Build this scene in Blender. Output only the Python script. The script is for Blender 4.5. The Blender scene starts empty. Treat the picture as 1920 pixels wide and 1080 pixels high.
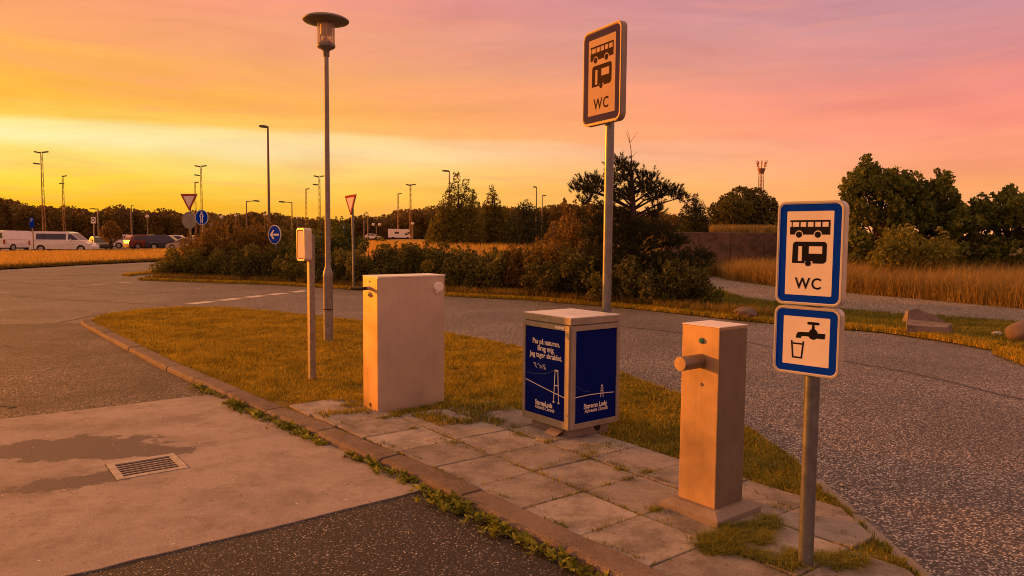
import bpy, bmesh, math, random
import numpy as np
from mathutils import Vector, Matrix

random.seed(7)
RNG = np.random.default_rng(11)
SC = bpy.context.scene
COL = SC.collection
PI = math.pi

# ------------------------------------------------------------------ camera
FPX, CAMH, HZ, ROLL = 1370.0, 1.7, 446.0, 0.009        # focal length in photo pixels, eye height
PITCH = math.atan((540 - HZ) / FPX)
FW = Vector((0, math.cos(PITCH), -math.sin(PITCH)))
_r = Vector((1, 0, 0)); _u = _r.cross(FW)
RT = _r * math.cos(ROLL) + _u * math.sin(ROLL)
UP = _u * math.cos(ROLL) - _r * math.sin(ROLL)
cd = bpy.data.cameras.new('camera'); cam = bpy.data.objects.new('camera', cd); COL.objects.link(cam)
cam.matrix_world = Matrix(((RT.x, UP.x, -FW.x, 0), (RT.y, UP.y, -FW.y, 0), (RT.z, UP.z, -FW.z, CAMH), (0, 0, 0, 1)))
cd.sensor_width = 36.0; cd.lens = FPX / 1920 * 36; cd.clip_end = 3000; cd.clip_start = 0.05
SC.camera = cam
EYE = Vector((0, 0, CAMH))

# ------------------------------------------------------------------ sky, sun, exposure
SUN_AZ, SUN_EL, SUN_STR = 153.0, 8.0, 5.0               # azimuth from +X, counter-clockwise
def s2l(r, g, b):
    f = lambda c: (c / 12.92 if c <= .04045 else ((c + .055) / 1.055) ** 2.4)
    return (f(r / 255), f(g / 255), f(b / 255), 1)
sv = Vector((math.cos(math.radians(SUN_AZ)) * math.cos(math.radians(SUN_EL)),
             math.sin(math.radians(SUN_AZ)) * math.cos(math.radians(SUN_EL)), math.sin(math.radians(SUN_EL))))
W = bpy.data.worlds.new('World'); SC.world = W; W.use_nodes = True
wn, wl = W.node_tree.nodes, W.node_tree.links
wn.clear()
def wmath(op, a, b=None, c=None, clamp=False):
    n = wn.new('ShaderNodeMath'); n.operation = op; n.use_clamp = clamp
    for i, v in enumerate((a, b, c)):
        if v is None: continue
        if isinstance(v, (int, float)): n.inputs[i].default_value = v
        else: wl.new(v, n.inputs[i])
    return n.outputs[0]
def wramp(stops, fac, interp='EASE'):
    n = wn.new('ShaderNodeValToRGB'); n.color_ramp.interpolation = interp
    e = n.color_ramp.elements
    while len(e) < len(stops): e.new(.5)
    for i, (p, c) in enumerate(stops): e[i].position = p; e[i].color = c
    wl.new(fac, n.inputs[0]); return n.outputs[0]
def wmix(f, a, b, mode='MIX'):
    n = wn.new('ShaderNodeMix'); n.data_type = 'RGBA'; n.blend_type = mode
    for s, v in ((0, f), (6, a), (7, b)):
        if isinstance(v, (int, float)): n.inputs[s].default_value = v
        elif isinstance(v, tuple): n.inputs[s].default_value = v
        else: wl.new(v, n.inputs[s])
    return n.outputs[2]
tc = wn.new('ShaderNodeTexCoord'); sep = wn.new('ShaderNodeSeparateXYZ'); wl.new(tc.outputs['Generated'], sep.inputs[0])
X, Y, Z = sep.outputs
hl = wmath('SQRT', wmath('ADD', wmath('MULTIPLY', X, X), wmath('ADD', wmath('MULTIPLY', Y, Y), 1e-6)))
sa = math.radians(SUN_AZ)
cosang = wmath('DIVIDE', wmath('ADD', wmath('MULTIPLY', X, math.cos(sa)), wmath('MULTIPLY', Y, math.sin(sa))), hl)
ang = wmath('DIVIDE', wmath('ARCCOSINE', wmath('MULTIPLY', cosang, .9999)), PI)       # 0 towards the sun, 1 away from it
# slow cloud warp so that the colour bands wander
def wnoise(scale_vec, scale, detail, rough, off=(0, 0, 0)):
    mp = wn.new('ShaderNodeMapping'); mp.inputs['Scale'].default_value = scale_vec; mp.inputs['Location'].default_value = off
    mp.inputs['Rotation'].default_value = (0.05, -0.06, 0.0)
    wl.new(tc.outputs['Generated'], mp.inputs[0])
    n = wn.new('ShaderNodeTexNoise'); n.inputs['Scale'].default_value = scale; n.inputs['Detail'].default_value = detail
    n.inputs['Roughness'].default_value = rough; n.inputs['Distortion'].default_value = .6
    wl.new(mp.outputs[0], n.inputs['Vector']); return n.outputs['Fac']
warp = wnoise((1.2, 1.2, 5.0), 2.2, 3, .5, (3.1, 1.7, .4))
zw = wmath('ADD', Z, wmath('MULTIPLY', wmath('SUBTRACT', warp, .5), .045))
zr = wmath('MAXIMUM', zw, 0.0)
A = wramp([(0, s2l(255, 164, 8)), (.03, s2l(255, 192, 16)), (.055, s2l(255, 212, 60)), (.085, s2l(255, 230, 112)), (.113, s2l(255, 243, 170)), (.126, s2l(255, 238, 156)), (.137, s2l(255, 208, 82)),
           (.16, s2l(255, 188, 60)), (.195, s2l(255, 180, 80)), (.24, s2l(255, 170, 104)), (.30, s2l(254, 152, 118)), (.5, s2l(246, 160, 112)), (1, s2l(240, 180, 132))], zr)
B = wramp([(0, s2l(255, 166, 100)), (.06, s2l(255, 168, 108)), (.10, s2l(255, 160, 122)), (.14, s2l(254, 150, 128)), (.18, s2l(240, 144, 134)), (.22, s2l(216, 142, 142)),
           (.27, s2l(203, 144, 153)), (.32, s2l(196, 146, 162)), (.5, s2l(214, 154, 140)), (1, s2l(236, 178, 132))], zr)
fr = wn.new('ShaderNodeMapRange'); fr.interpolation_type = 'SMOOTHSTEP'
fr.inputs['From Min'].default_value = .10; fr.inputs['From Max'].default_value = .56
wl.new(ang, fr.inputs['Value'])
base = wmix(fr.outputs[0], A, B)
# stratus streaks: lighter and darker veils drawn out along the horizon
st1 = wnoise((1.3, 1.3, 9.0), 2.4, 6, .58, (.7, 2.2, 1.3))
veil = wramp([(.32, (.90, .86, .90, 1)), (.5, (1, 1, 1, 1)), (.68, (1.12, 1.10, 1.06, 1))], st1, 'LINEAR')
back_f = wn.new('ShaderNodeMapRange'); back_f.interpolation_type = 'SMOOTHSTEP'
back_f.inputs['From Min'].default_value = .56; back_f.inputs['From Max'].default_value = .95; wl.new(ang, back_f.inputs['Value'])
base = wmix(back_f.outputs[0], base, wmix(1.0, base, (.95, .88, .78, 1), 'MULTIPLY'))      # dusk side of the sky is dimmer
col = wmix(.85, base, veil, 'MULTIPLY')
st2 = wnoise((1.6, 1.6, 15.0), 3.0, 6, .62, (4.0, .2, 2.3))
pk = wramp([(.52, (0, 0, 0, 1)), (.72, (1, 1, 1, 1))], st2, 'LINEAR')
col = wmix(wmath('MULTIPLY', pk, .35), col, s2l(255, 158, 118))
# thin layer of clear sky behind the cloud veil
sky = wn.new('ShaderNodeTexSky'); sky.sky_type = 'NISHITA'; sky.sun_disc = False
sky.sun_elevation = math.radians(SUN_EL); sky.sun_rotation = math.radians(90 - SUN_AZ); sky.air_density = 2; sky.dust_density = 3
col = wmix(1.0, col, wmix(1.0, sky.outputs[0], (.004, .004, .004, 1), 'MULTIPLY'), 'ADD')
bg = wn.new('ShaderNodeBackground'); bg.inputs['Strength'].default_value = 1.0
wl.new(col, bg.inputs[0])
wo = wn.new('ShaderNodeOutputWorld'); wl.new(bg.outputs[0], wo.inputs[0])

sl = bpy.data.lights.new('sun', 'SUN'); sl.energy = SUN_STR; sl.angle = math.radians(1.2); sl.color = (1.0, .25, .010)
so = bpy.data.objects.new('sun', sl); COL.objects.link(so); so.location = (-40, 20, 12)
so.rotation_euler = (-sv).to_track_quat('-Z', 'Y').to_euler()
SC.cycles.filter_width = 1.0
SC.view_settings.view_transform = 'Standard'; SC.view_settings.look = 'None'
SC.view_settings.exposure = 0.0; SC.view_settings.gamma = 1.0; SC.view_settings.use_curve_mapping = False

# ------------------------------------------------------------------ survey helpers (photo point -> place on the ground)
def ray(px, py): return FW + RT * ((px - 960) / FPX) + UP * ((540 - py) / FPX)
def G(px, py, z=0.0):
    d = ray(px, py); t = (z - CAMH) / d.z; return EYE + d * t
def AT(px, py, d):
    r = ray(px, py); return EYE + r * (d / r.y)
def GX(px, d, z=0.0):                    # ground spot in the direction of column px at depth d
    p = AT(px, 450, d); return Vector((p.x, p.y, z))
ZI = 0.06                                # top of the island above the road
FA = math.radians(-52)                   # direction of the kerb
E1 = Vector((math.cos(FA), math.sin(FA), 0)); E2 = Vector((-E1.y, E1.x, 0))
O = Vector((0.17729, 5.05795, 0))
def FP(a, b, z=0.0): return O + E1 * a + E2 * b + Vector((0, 0, z))
def fe(p): q = Vector((p[0], p[1], 0)) - O; return q.dot(E1), q.dot(E2)

# ------------------------------------------------------------------ mesh helpers
class MB:
    def __init__(s): s.v = []; s.f = []; s.sm = []
    def add(s, vs, fs, smooth=False):
        n = len(s.v); s.v += [tuple(v) for v in vs]
        for f in fs: s.f.append(tuple(i + n for i in f)); s.sm.append(smooth)
        return s
    def box(s, x0, x1, y0, y1, z0, z1, bev=0.0):
        if bev <= 0:
            return s.add([(x0,y0,z0),(x1,y0,z0),(x1,y1,z0),(x0,y1,z0),(x0,y0,z1),(x1,y0,z1),(x1,y1,z1),(x0,y1,z1)],
                         [(3,2,1,0),(4,5,6,7),(0,1,5,4),(1,2,6,5),(2,3,7,6),(3,0,4,7)])
        b = bmesh.new(); bmesh.ops.create_cube(b, size=1)
        for v in b.verts: v.co = Vector(((x0+x1)/2 + v.co.x*(x1-x0), (y0+y1)/2 + v.co.y*(y1-y0), (z0+z1)/2 + v.co.z*(z1-z0)))
        bmesh.ops.bevel(b, geom=list(b.edges), offset=bev, segments=2, affect='EDGES', profile=.5)
        b.verts.index_update()
        s.add([v.co for v in b.verts], [[v.index for v in f.verts] for f in b.faces]); b.free(); return s
    def cyl(s, p0, p1, r0, r1=None, n=12, caps=True, smooth=True):
        r1 = r0 if r1 is None else r1
        p0, p1 = Vector(p0), Vector(p1); d = (p1 - p0).normalized()
        a = d.orthogonal().normalized(); b = d.cross(a)
        vs = [p0 + (a*math.cos(2*PI*i/n) + b*math.sin(2*PI*i/n))*r0 for i in range(n)] + \
             [p1 + (a*math.cos(2*PI*i/n) + b*math.sin(2*PI*i/n))*r1 for i in range(n)]
        s.add(vs, [(i, (i+1) % n, n+(i+1) % n, n+i) for i in range(n)], smooth)
        if caps: s.add(vs, [tuple(range(n-1, -1, -1)), tuple(range(n, 2*n))])
        return s
    def tube(s, pts, rs, n=8):
        pts = [Vector(p) for p in pts]
        if not hasattr(rs, '__len__'): rs = [rs]*len(pts)
        vs = []; a = None
        for i, p in enumerate(pts):
            d = (pts[min(i+1, len(pts)-1)] - pts[max(i-1, 0)]).normalized()
            a = d.orthogonal().normalized() if a is None else (a - d*a.dot(d)).normalized()
            b = d.cross(a)
            vs += [p + (a*math.cos(2*PI*k/n) + b*math.sin(2*PI*k/n))*rs[i] for k in range(n)]
        fs = [(i*n+k, i*n+(k+1) % n, (i+1)*n+(k+1) % n, (i+1)*n+k) for i in range(len(pts)-1) for k in range(n)]
        fs += [tuple(range(n-1, -1, -1)), tuple(range((len(pts)-1)*n, len(pts)*n))]
        return s.add(vs, fs, True)
    def lathe(s, prof, n=24, c=(0, 0, 0), smooth=True):
        vs = [(c[0]+r*math.cos(2*PI*k/n), c[1]+r*math.sin(2*PI*k/n), c[2]+z) for r, z in prof for k in range(n)]
        fs = [(i*n+k, i*n+(k+1) % n, (i+1)*n+(k+1) % n, (i+1)*n+k) for i in range(len(prof)-1) for k in range(n)]
        s.add(vs, fs, smooth)
        s.add(vs, [tuple(range(n-1, -1, -1)), tuple(range((len(prof)-1)*n, len(prof)*n))])
        return s
    def plate(s, poly, y0, y1, mp=None):
        """2-D outline (x, z), counter-clockwise seen from -Y, given thickness y0 (front) .. y1 (back)"""
        n = len(poly); vs = [(x, y0, z) for x, z in poly] + [(x, y1, z) for x, z in poly]
        if mp: vs = [mp(v) for v in vs]
        return s.add(vs, [tuple(range(n)), tuple(range(2*n-1, n-1, -1))] + [((i+1) % n, i, n+i, n+(i+1) % n) for i in range(n)])
    def ring(s, outer, inner, y0, y1):
        n = len(outer)
        vs = [(x, y0, z) for x, z in outer] + [(x, y0, z) for x, z in inner] + [(x, y1, z) for x, z in outer] + [(x, y1, z) for x, z in inner]
        fs = []
        for i in range(n):
            j = (i+1) % n
            fs += [(i, j, n+j, n+i), (2*n+j, 2*n+i, 3*n+i, 3*n+j), (j, i, 2*n+i, 2*n+j), (n+i, n+j, 3*n+j, 3*n+i)]
        return s.add(vs, fs)
    def mesh(s, name):
        m = bpy.data.meshes.new(name); m.from_pydata(s.v, [], s.f); m.polygons.foreach_set('use_smooth', s.sm); m.update(); return m
    def build(s, name, mat, parent=None, **kw): return put(name, s.mesh(name), mat, parent, **kw)

def put(name, mesh, mat, parent=None, label=None, cat=None, group=None, kind=None, loc=None):
    o = bpy.data.objects.new(name, mesh); COL.objects.link(o)
    if mat is not None and mesh is not None and not mesh.materials: mesh.materials.append(mat)
    if parent is not None: o.parent = parent
    if loc is not None: o.location = loc
    return tag(o, label, cat, group, kind)
def tag(o, label=None, cat=None, group=None, kind=None):
    if label: o['label'] = label
    if cat: o['category'] = cat
    if group: o['group'] = group
    if kind: o['kind'] = kind
    return o
def thing(name, loc, rz=0.0, label=None, cat=None, group=None):
    o = bpy.data.objects.new(name, None); COL.objects.link(o); o.location = loc; o.rotation_euler = (0, 0, rz); o.empty_display_size = .2
    return tag(o, label, cat, group)
def rrect(w, h, r, n=6, cx=0, cz=0):
    out = []
    for (sx, sz, a0) in ((1, -1, -90), (1, 1, 0), (-1, 1, 90), (-1, -1, 180)):
        for k in range(n+1):
            a = math.radians(a0 + 90*k/n)
            out.append((cx + sx*(w/2-r) + r*math.cos(a), cz + sz*(h/2-r) + r*math.sin(a)))
    return out
def circ(cx, cz, r, n=20, a0=0, a1=360):
    m = n if a1-a0 >= 360 else n+1
    return [(cx + r*math.cos(math.radians(a0+(a1-a0)*k/n)), cz + r*math.sin(math.radians(a0+(a1-a0)*k/n))) for k in range(m)]
def text_plate(name, body, size, mat, parent, x, y, z, bold=0.0, spacing=1.0, align='CENTER', sx=1.0, shear=0.0, rot=0.0):
    cu = bpy.data.curves.new('txt', 'FONT'); cu.body = body; cu.size = size; cu.align_x = align; cu.offset = bold; cu.space_character = spacing
    cu.extrude = .0004; cu.resolution_u = 3; cu.shear = shear
    t = bpy.data.objects.new('txt', cu); COL.objects.link(t)
    bpy.context.view_layer.update()
    me = bpy.data.meshes.new_from_object(t.evaluated_get(bpy.context.evaluated_depsgraph_get()))
    bpy.data.objects.remove(t); bpy.data.curves.remove(cu)
    c, s_ = math.cos(rot), math.sin(rot)
    for v in me.vertices:
        px, py, pz = v.co.x*sx, v.co.y, v.co.z
        v.co = (x + px*c - py*s_, y - pz, z + px*s_ + py*c)
    me.name = name
    return put(name, me, mat, parent)
def npmesh(name, verts, nper, nfaces_idx):
    """verts (N*nper,3); nfaces_idx: list of local index tuples for every piece"""
    N = len(verts)//nper
    m = bpy.data.meshes.new(name)
    fl = [np.arange(N)[:, None]*nper + np.array(f)[None, :] for f in nfaces_idx]
    m.vertices.add(len(verts)); m.vertices.foreach_set('co', np.ascontiguousarray(verts, dtype=np.float32).ravel())
    loops = np.concatenate([f.ravel() for f in fl]); cnt = np.concatenate([np.full(len(f), f.shape[1]) for f in fl])
    m.loops.add(len(loops)); m.loops.foreach_set('vertex_index', loops.astype(np.int32))
    m.polygons.add(len(cnt)); st = np.concatenate([[0], np.cumsum(cnt)[:-1]])
    m.polygons.foreach_set('loop_start', st.astype(np.int32)); m.polygons.foreach_set('loop_total', cnt.astype(np.int32))
    m.update(calc_edges=True); return m
def unit(v): return v/np.maximum(np.linalg.norm(v, axis=1, keepdims=True), 1e-9)
def leaves(name, C, size, aspect=.6, updir=None, jit=.4):
    N = len(C); a = unit(RNG.normal(size=(N, 3)))
    if updir is not None: a = unit(a*.6 + updir)
    b = unit(np.cross(a, RNG.normal(size=(N, 3)))); n = np.cross(a, b)
    L = (size*(1 + jit*(RNG.random(N)-.5)*2))[:, None] if np.ndim(size) == 0 else (size*(1+jit*(RNG.random(N)-.5)*2))[:, None]
    V = np.stack([C - a*L*.5, C + b*L*aspect*.5 + n*L*.08, C + a*L*.5, C - b*L*aspect*.5 + n*L*.08], 1).reshape(-1, 3)
    return npmesh(name, V, 4, [(0, 1, 2, 3)])
def blades(name, B, h, w, lean=.35, bend=.5, wind=(0, 0)):
    """curved grass blades: quad + tip"""
    N = len(B); th = RNG.random(N)*2*PI
    dirs = np.stack([np.cos(th), np.sin(th), np.zeros(N)], 1); side = np.stack([-np.sin(th+RNG.normal(size=N)*.7), np.cos(th), np.zeros(N)], 1)
    h = h[:, None]; w = (np.ones(N)*w)[:, None]; ln = (RNG.random(N)*lean)[:, None]
    wd = np.array([wind[0], wind[1], 0.])
    up = np.array([0, 0, 1.])
    M_ = B + up*h*.55 + dirs*h*ln*.45 + wd*h*.3
    T = B + up*h*(1-.25*ln*bend*2) + dirs*h*ln*(1+bend) + wd*h
    V = np.stack([B - side*w, B + side*w, M_ + side*w*.75, M_ - side*w*.75, T], 1).reshape(-1, 3)
    return npmesh(name, V, 5, [(0, 1, 2, 3), (3, 2, 4)])
def inpoly(P, poly):
    x, y = P[:, 0], P[:, 1]; c = np.zeros(len(P), bool); n = len(poly)
    for i in range(n):
        x0, y0 = poly[i][0], poly[i][1]; x1, y1 = poly[i-1][0], poly[i-1][1]
        if y0 == y1: continue
        c ^= ((y0 > y) != (y1 > y)) & (x < (x1-x0)*(y-y0)/(y1-y0)+x0)
    return c
def scatter(poly, n):
    a = np.array([(p[0], p[1]) for p in poly]); lo, hi = a.min(0), a.max(0); out = []
    k = 0
    while k < n:
        P = lo + RNG.random((n*2, 2))*(hi-lo); P = P[inpoly(P, poly)]; out.append(P); k += len(P)
        if len(P) == 0: break
    return np.concatenate(out)[:n]
def fbm(P, s, seed=0, oct=3):
    """cheap smooth value noise on xy"""
    r = np.random.default_rng(seed); v = np.zeros(len(P)); amp = 1; tot = 0
    for o in range(oct):
        for k in range(4):
            a = r.random()*2*PI; ph = r.random()*2*PI
            v += amp*np.sin((P[:, 0]*math.cos(a)+P[:, 1]*math.sin(a))*s*(1+.3*k)+ph)/4
        tot += amp; amp *= .6; s *= 2.1
    return v/tot
def sheet(name, poly, z, mat, parent=None, **kw):
    """flat ground sheet from an outline (concave allowed)"""
    b = bmesh.new(); vs = [b.verts.new((p[0], p[1], z if z is not None else p[2])) for p in poly]
    es = [b.edges.new((vs[i], vs[(i+1) % len(vs)])) for i in range(len(vs))]
    bmesh.ops.triangle_fill(b, use_beauty=True, use_dissolve=False, edges=es)
    for f in b.faces:
        if f.normal.z < 0: f.normal_flip()
    m = bpy.data.meshes.new(name); b.to_mesh(m); b.free()
    return put(name, m, mat, parent, **kw)
def smooth_line(pts, n):
    """Catmull-Rom through points (Vectors)"""
    out = []
    for i in range(len(pts)-1):
        p0, p1, p2, p3 = pts[max(i-1, 0)], pts[i], pts[i+1], pts[min(i+2, len(pts)-1)]
        for k in range(n):
            t = k/n
            out.append(.5*((2*p1) + (p2-p0)*t + (2*p0-5*p1+4*p2-p3)*t*t + (3*p1-p0-3*p2+p3)*t**3))
    return out + [pts[-1]]
def resample(pts, step):
    out = [pts[0].copy()]; acc = 0
    for a, b in zip(pts, pts[1:]):
        L = (b-a).length
        while acc + L >= step:
            t = (step-acc)/L; a = a.lerp(b, t); out.append(a.copy()); L = (b-a).length; acc = 0
        acc += L
    return out

# ------------------------------------------------------------------ materials
def nodes(name):
    m = bpy.data.materials.new(name); m.use_nodes = True
    nt = m.node_tree; return m, nt.nodes, nt.links, nt.nodes['Principled BSDF']
def N_(n, l, typ, ins=None, **at):
    x = n.new(typ)
    for k, v in at.items(): setattr(x, k, v)
    for k, v in (ins or {}).items():
        if hasattr(v, 'is_output') or isinstance(v, bpy.types.NodeSocket): l.new(v, x.inputs[k])
        else: x.inputs[k].default_value = v
    return x
def ramp(n, l, fac, stops, interp='LINEAR'):
    x = n.new('ShaderNodeValToRGB'); x.color_ramp.interpolation = interp; e = x.color_ramp.elements
    while len(e) < len(stops): e.new(.5)
    for i, (p, c) in enumerate(stops):
        e[i].position = p; e[i].color = tuple(c)+(1,) if len(c) == 3 else c
    l.new(fac, x.inputs[0]); return x.outputs[0]
def mixc(n, l, f, a, b, mode='MIX'):
    x = n.new('ShaderNodeMix'); x.data_type = 'RGBA'; x.blend_type = mode
    for s, v in ((0, f), (6, a), (7, b)):
        if isinstance(v, bpy.types.NodeSocket): l.new(v, x.inputs[s])
        elif s == 0: x.inputs[0].default_value = v
        else: x.inputs[s].default_value = tuple(v)+(1,) if len(v) == 3 else v
    return x.outputs[2]
def sc(c, k): return tuple(min(1, x*k) for x in c[:3])
MATS = {}
def simple(name, c, rough=.6, metal=0.0, var=.18, vs=6.0, bump=.0, bs=80.0, spec=.5, dirt=0.0, coat=0.0, stretch=(1, 1, 1), space='pos'):
    if name in MATS: return MATS[name]
    m, n, l, b = nodes(name)
    src = N_(n, l, 'ShaderNodeNewGeometry').outputs['Position'] if space == 'pos' else N_(n, l, 'ShaderNodeTexCoord').outputs['Object']
    mp = N_(n, l, 'ShaderNodeMapping', {'Vector': src, 'Scale': stretch})
    t = N_(n, l, 'ShaderNodeTexNoise', {'Vector': mp.outputs[0], 'Scale': vs, 'Detail': 6.0, 'Roughness': .6})
    cc = ramp(n, l, t.outputs['Fac'], [(.3, sc(c, 1-var)), (.7, sc(c, 1+var))])
    if dirt:
        t2 = N_(n, l, 'ShaderNodeTexNoise', {'Vector': src, 'Scale': vs*.45, 'Detail': 8.0, 'Roughness': .7})
        f = ramp(n, l, t2.outputs['Fac'], [(.48, (0, 0, 0)), (.72, (dirt, dirt, dirt))])
        cc = mixc(n, l, f, cc, sc((c[0]*.5+.03, c[1]*.5+.025, c[2]*.5+.015), 1))
    l.new(cc, b.inputs['Base Color'])
    rr = N_(n, l, 'ShaderNodeMapRange', {'Value': t.outputs['Fac'], 'To Min': max(.03, rough-.1), 'To Max': min(1, rough+.1)})
    l.new(rr.outputs[0], b.inputs['Roughness']); b.inputs['Metallic'].default_value = metal
    b.inputs['Specular IOR Level'].default_value = spec; b.inputs['Coat Weight'].default_value = coat
    if bump:
        t3 = N_(n, l, 'ShaderNodeTexNoise', {'Vector': mp.outputs[0], 'Scale': bs, 'Detail': 4.0})
        bp = N_(n, l, 'ShaderNodeBump', {'Height': t3.outputs['Fac'], 'Strength': bump, 'Distance': .01})
        l.new(bp.outputs[0], b.inputs['Normal'])
    MATS[name] = m; return m
def leafmat(name, c1, c2, trans=.35, rough=.6):
    if name in MATS: return MATS[name]
    m, n, l, b = nodes(name); out = n['Material Output']
    g = N_(n, l, 'ShaderNodeNewGeometry')
    t = N_(n, l, 'ShaderNodeTexNoise', {'Vector': g.outputs['Position'], 'Scale': 1.3, 'Detail': 3.0})
    t6 = N_(n, l, 'ShaderNodeTexNoise', {'Vector': g.outputs['Position'], 'Scale': 5.5, 'Detail': 3.0})
    tm = N_(n, l, 'ShaderNodeMath', {0: t6.outputs['Fac'], 1: 1.0, 2: -.5}, operation='MULTIPLY_ADD'); ta = N_(n, l, 'ShaderNodeMath', {0: t.outputs['Fac'], 1: tm.outputs[0]}, operation='ADD')
    ad = N_(n, l, 'ShaderNodeMath', {0: g.outputs['Random Per Island'], 1: ta.outputs[0]}, operation='ADD')
    hf = N_(n, l, 'ShaderNodeMath', {0: ad.outputs[0], 1: .5}, operation='MULTIPLY')
    cc = ramp(n, l, hf.outputs[0], [(.2, c1), (.8, c2)])
    l.new(cc, b.inputs['Base Color']); b.inputs['Roughness'].default_value = rough; b.inputs['Specular IOR Level'].default_value = .25
    tr = N_(n, l, 'ShaderNodeBsdfTranslucent', {'Color': cc})
    mx = N_(n, l, 'ShaderNodeMixShader', {0: trans}); l.new(b.outputs[0], mx.inputs[1]); l.new(tr.outputs[0], mx.inputs[2])
    l.new(mx.outputs[0], out.inputs['Surface']); MATS[name] = m; return m
def chipseal(name, dark, light, frac=.35, size=95, rough=.62, patch=.25, seed=0.0, spec=.5, bump=.75):
    """asphalt with visible stone chippings"""
    m, n, l, b = nodes(name)
    pos = N_(n, l, 'ShaderNodeNewGeometry').outputs['Position']
    mp = N_(n, l, 'ShaderNodeMapping', {'Vector': pos, 'Location': (seed, seed*2, 0)}).outputs[0]
    v = N_(n, l, 'ShaderNodeTexVoronoi', {'Vector': mp, 'Scale': float(size), 'Randomness': 1.0})
    sp = N_(n, l, 'ShaderNodeSeparateColor', {'Color': v.outputs['Color']})
    stops = [(0, sc(dark, .6)), (1-frac-.12, sc(dark, 1.15)), (1-frac+.1, sc(light, .75)), (1, sc(light, 1.45))]
    cc = ramp(n, l, sp.outputs[0], stops)
    gap = ramp(n, l, v.outputs['Distance'], [(.22, (1, 1, 1)), (.60, (.18, .18, .18))])
    cc = mixc(n, l, 1.0, cc, gap, 'MULTIPLY')
    t = N_(n, l, 'ShaderNodeTexNoise', {'Vector': mp, 'Scale': .55, 'Detail': 6.0, 'Roughness': .62})
    pf = ramp(n, l, t.outputs['Fac'], [(.35, (1-patch,)*3), (.65, (1+patch*.6,)*3)])
    cc = mixc(n, l, 1.0, cc, pf, 'MULTIPLY')
    l.new(cc, b.inputs['Base Color']); b.inputs['Roughness'].default_value = rough; b.inputs['Specular IOR Level'].default_value = spec
    hb = N_(n, l, 'ShaderNodeMath', {0: 1.0, 1: v.outputs['Distance']}, operation='SUBTRACT')
    ha = N_(n, l, 'ShaderNodeMath', {0: hb.outputs[0], 1: sp.outputs[1]}, operation='ADD')
    bp = N_(n, l, 'ShaderNodeBump', {'Height': ha.outputs[0], 'Strength': bump, 'Distance': .006}); l.new(bp.outputs[0], b.inputs['Normal'])
    MATS[name] = m; return m
def brushed(name, c, rough=.36, streak=.25, smear=.3, metal=.92):
    m, n, l, b = nodes(name)
    tcn = N_(n, l, 'ShaderNodeTexCoord').outputs['Object']
    mp = N_(n, l, 'ShaderNodeMapping', {'Vector': tcn, 'Scale': (16, 16, .7)}).outputs[0]
    t = N_(n, l, 'ShaderNodeTexNoise', {'Vector': mp, 'Scale': 3.0, 'Detail': 5.0})
    t2 = N_(n, l, 'ShaderNodeTexNoise', {'Vector': tcn, 'Scale': 3.2, 'Detail': 6.0, 'Roughness': .6})
    f = N_(n, l, 'ShaderNodeMath', {0: t.outputs['Fac'], 1: .18, 2: t2.outputs['Fac']}, operation='MULTIPLY_ADD')
    cc = ramp(n, l, f.outputs[0], [(.42, sc(c, 1-streak*1.4)), (.75, sc(c, 1+streak*.4))])
    t9 = N_(n, l, 'ShaderNodeTexNoise', {'Vector': tcn, 'Scale': 7.0, 'Detail': 9.0, 'Roughness': .72})
    sm_ = ramp(n, l, t9.outputs['Fac'], [(.29, (.45, .42, .38)), (.37, (1, 1, 1)), (.74, (1, 1, 1)), (.78, (1.2, 1.2, 1.2))]); cc = mixc(n, l, .8, cc, sm_, 'MULTIPLY')
    l.new(cc, b.inputs['Base Color']); b.inputs['Metallic'].default_value = metal
    rr = N_(n, l, 'ShaderNodeMapRange', {'Value': t2.outputs['Fac'], 'From Min': .3, 'From Max': .7, 'To Min': rough-.06, 'To Max': rough+smear*.5})
    l.new(rr.outputs[0], b.inputs['Roughness'])
    bp = N_(n, l, 'ShaderNodeBump', {'Height': t.outputs['Fac'], 'Strength': .06, 'Distance': .004}); l.new(bp.outputs[0], b.inputs['Normal'])
    MATS[name] = m; return m

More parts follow.
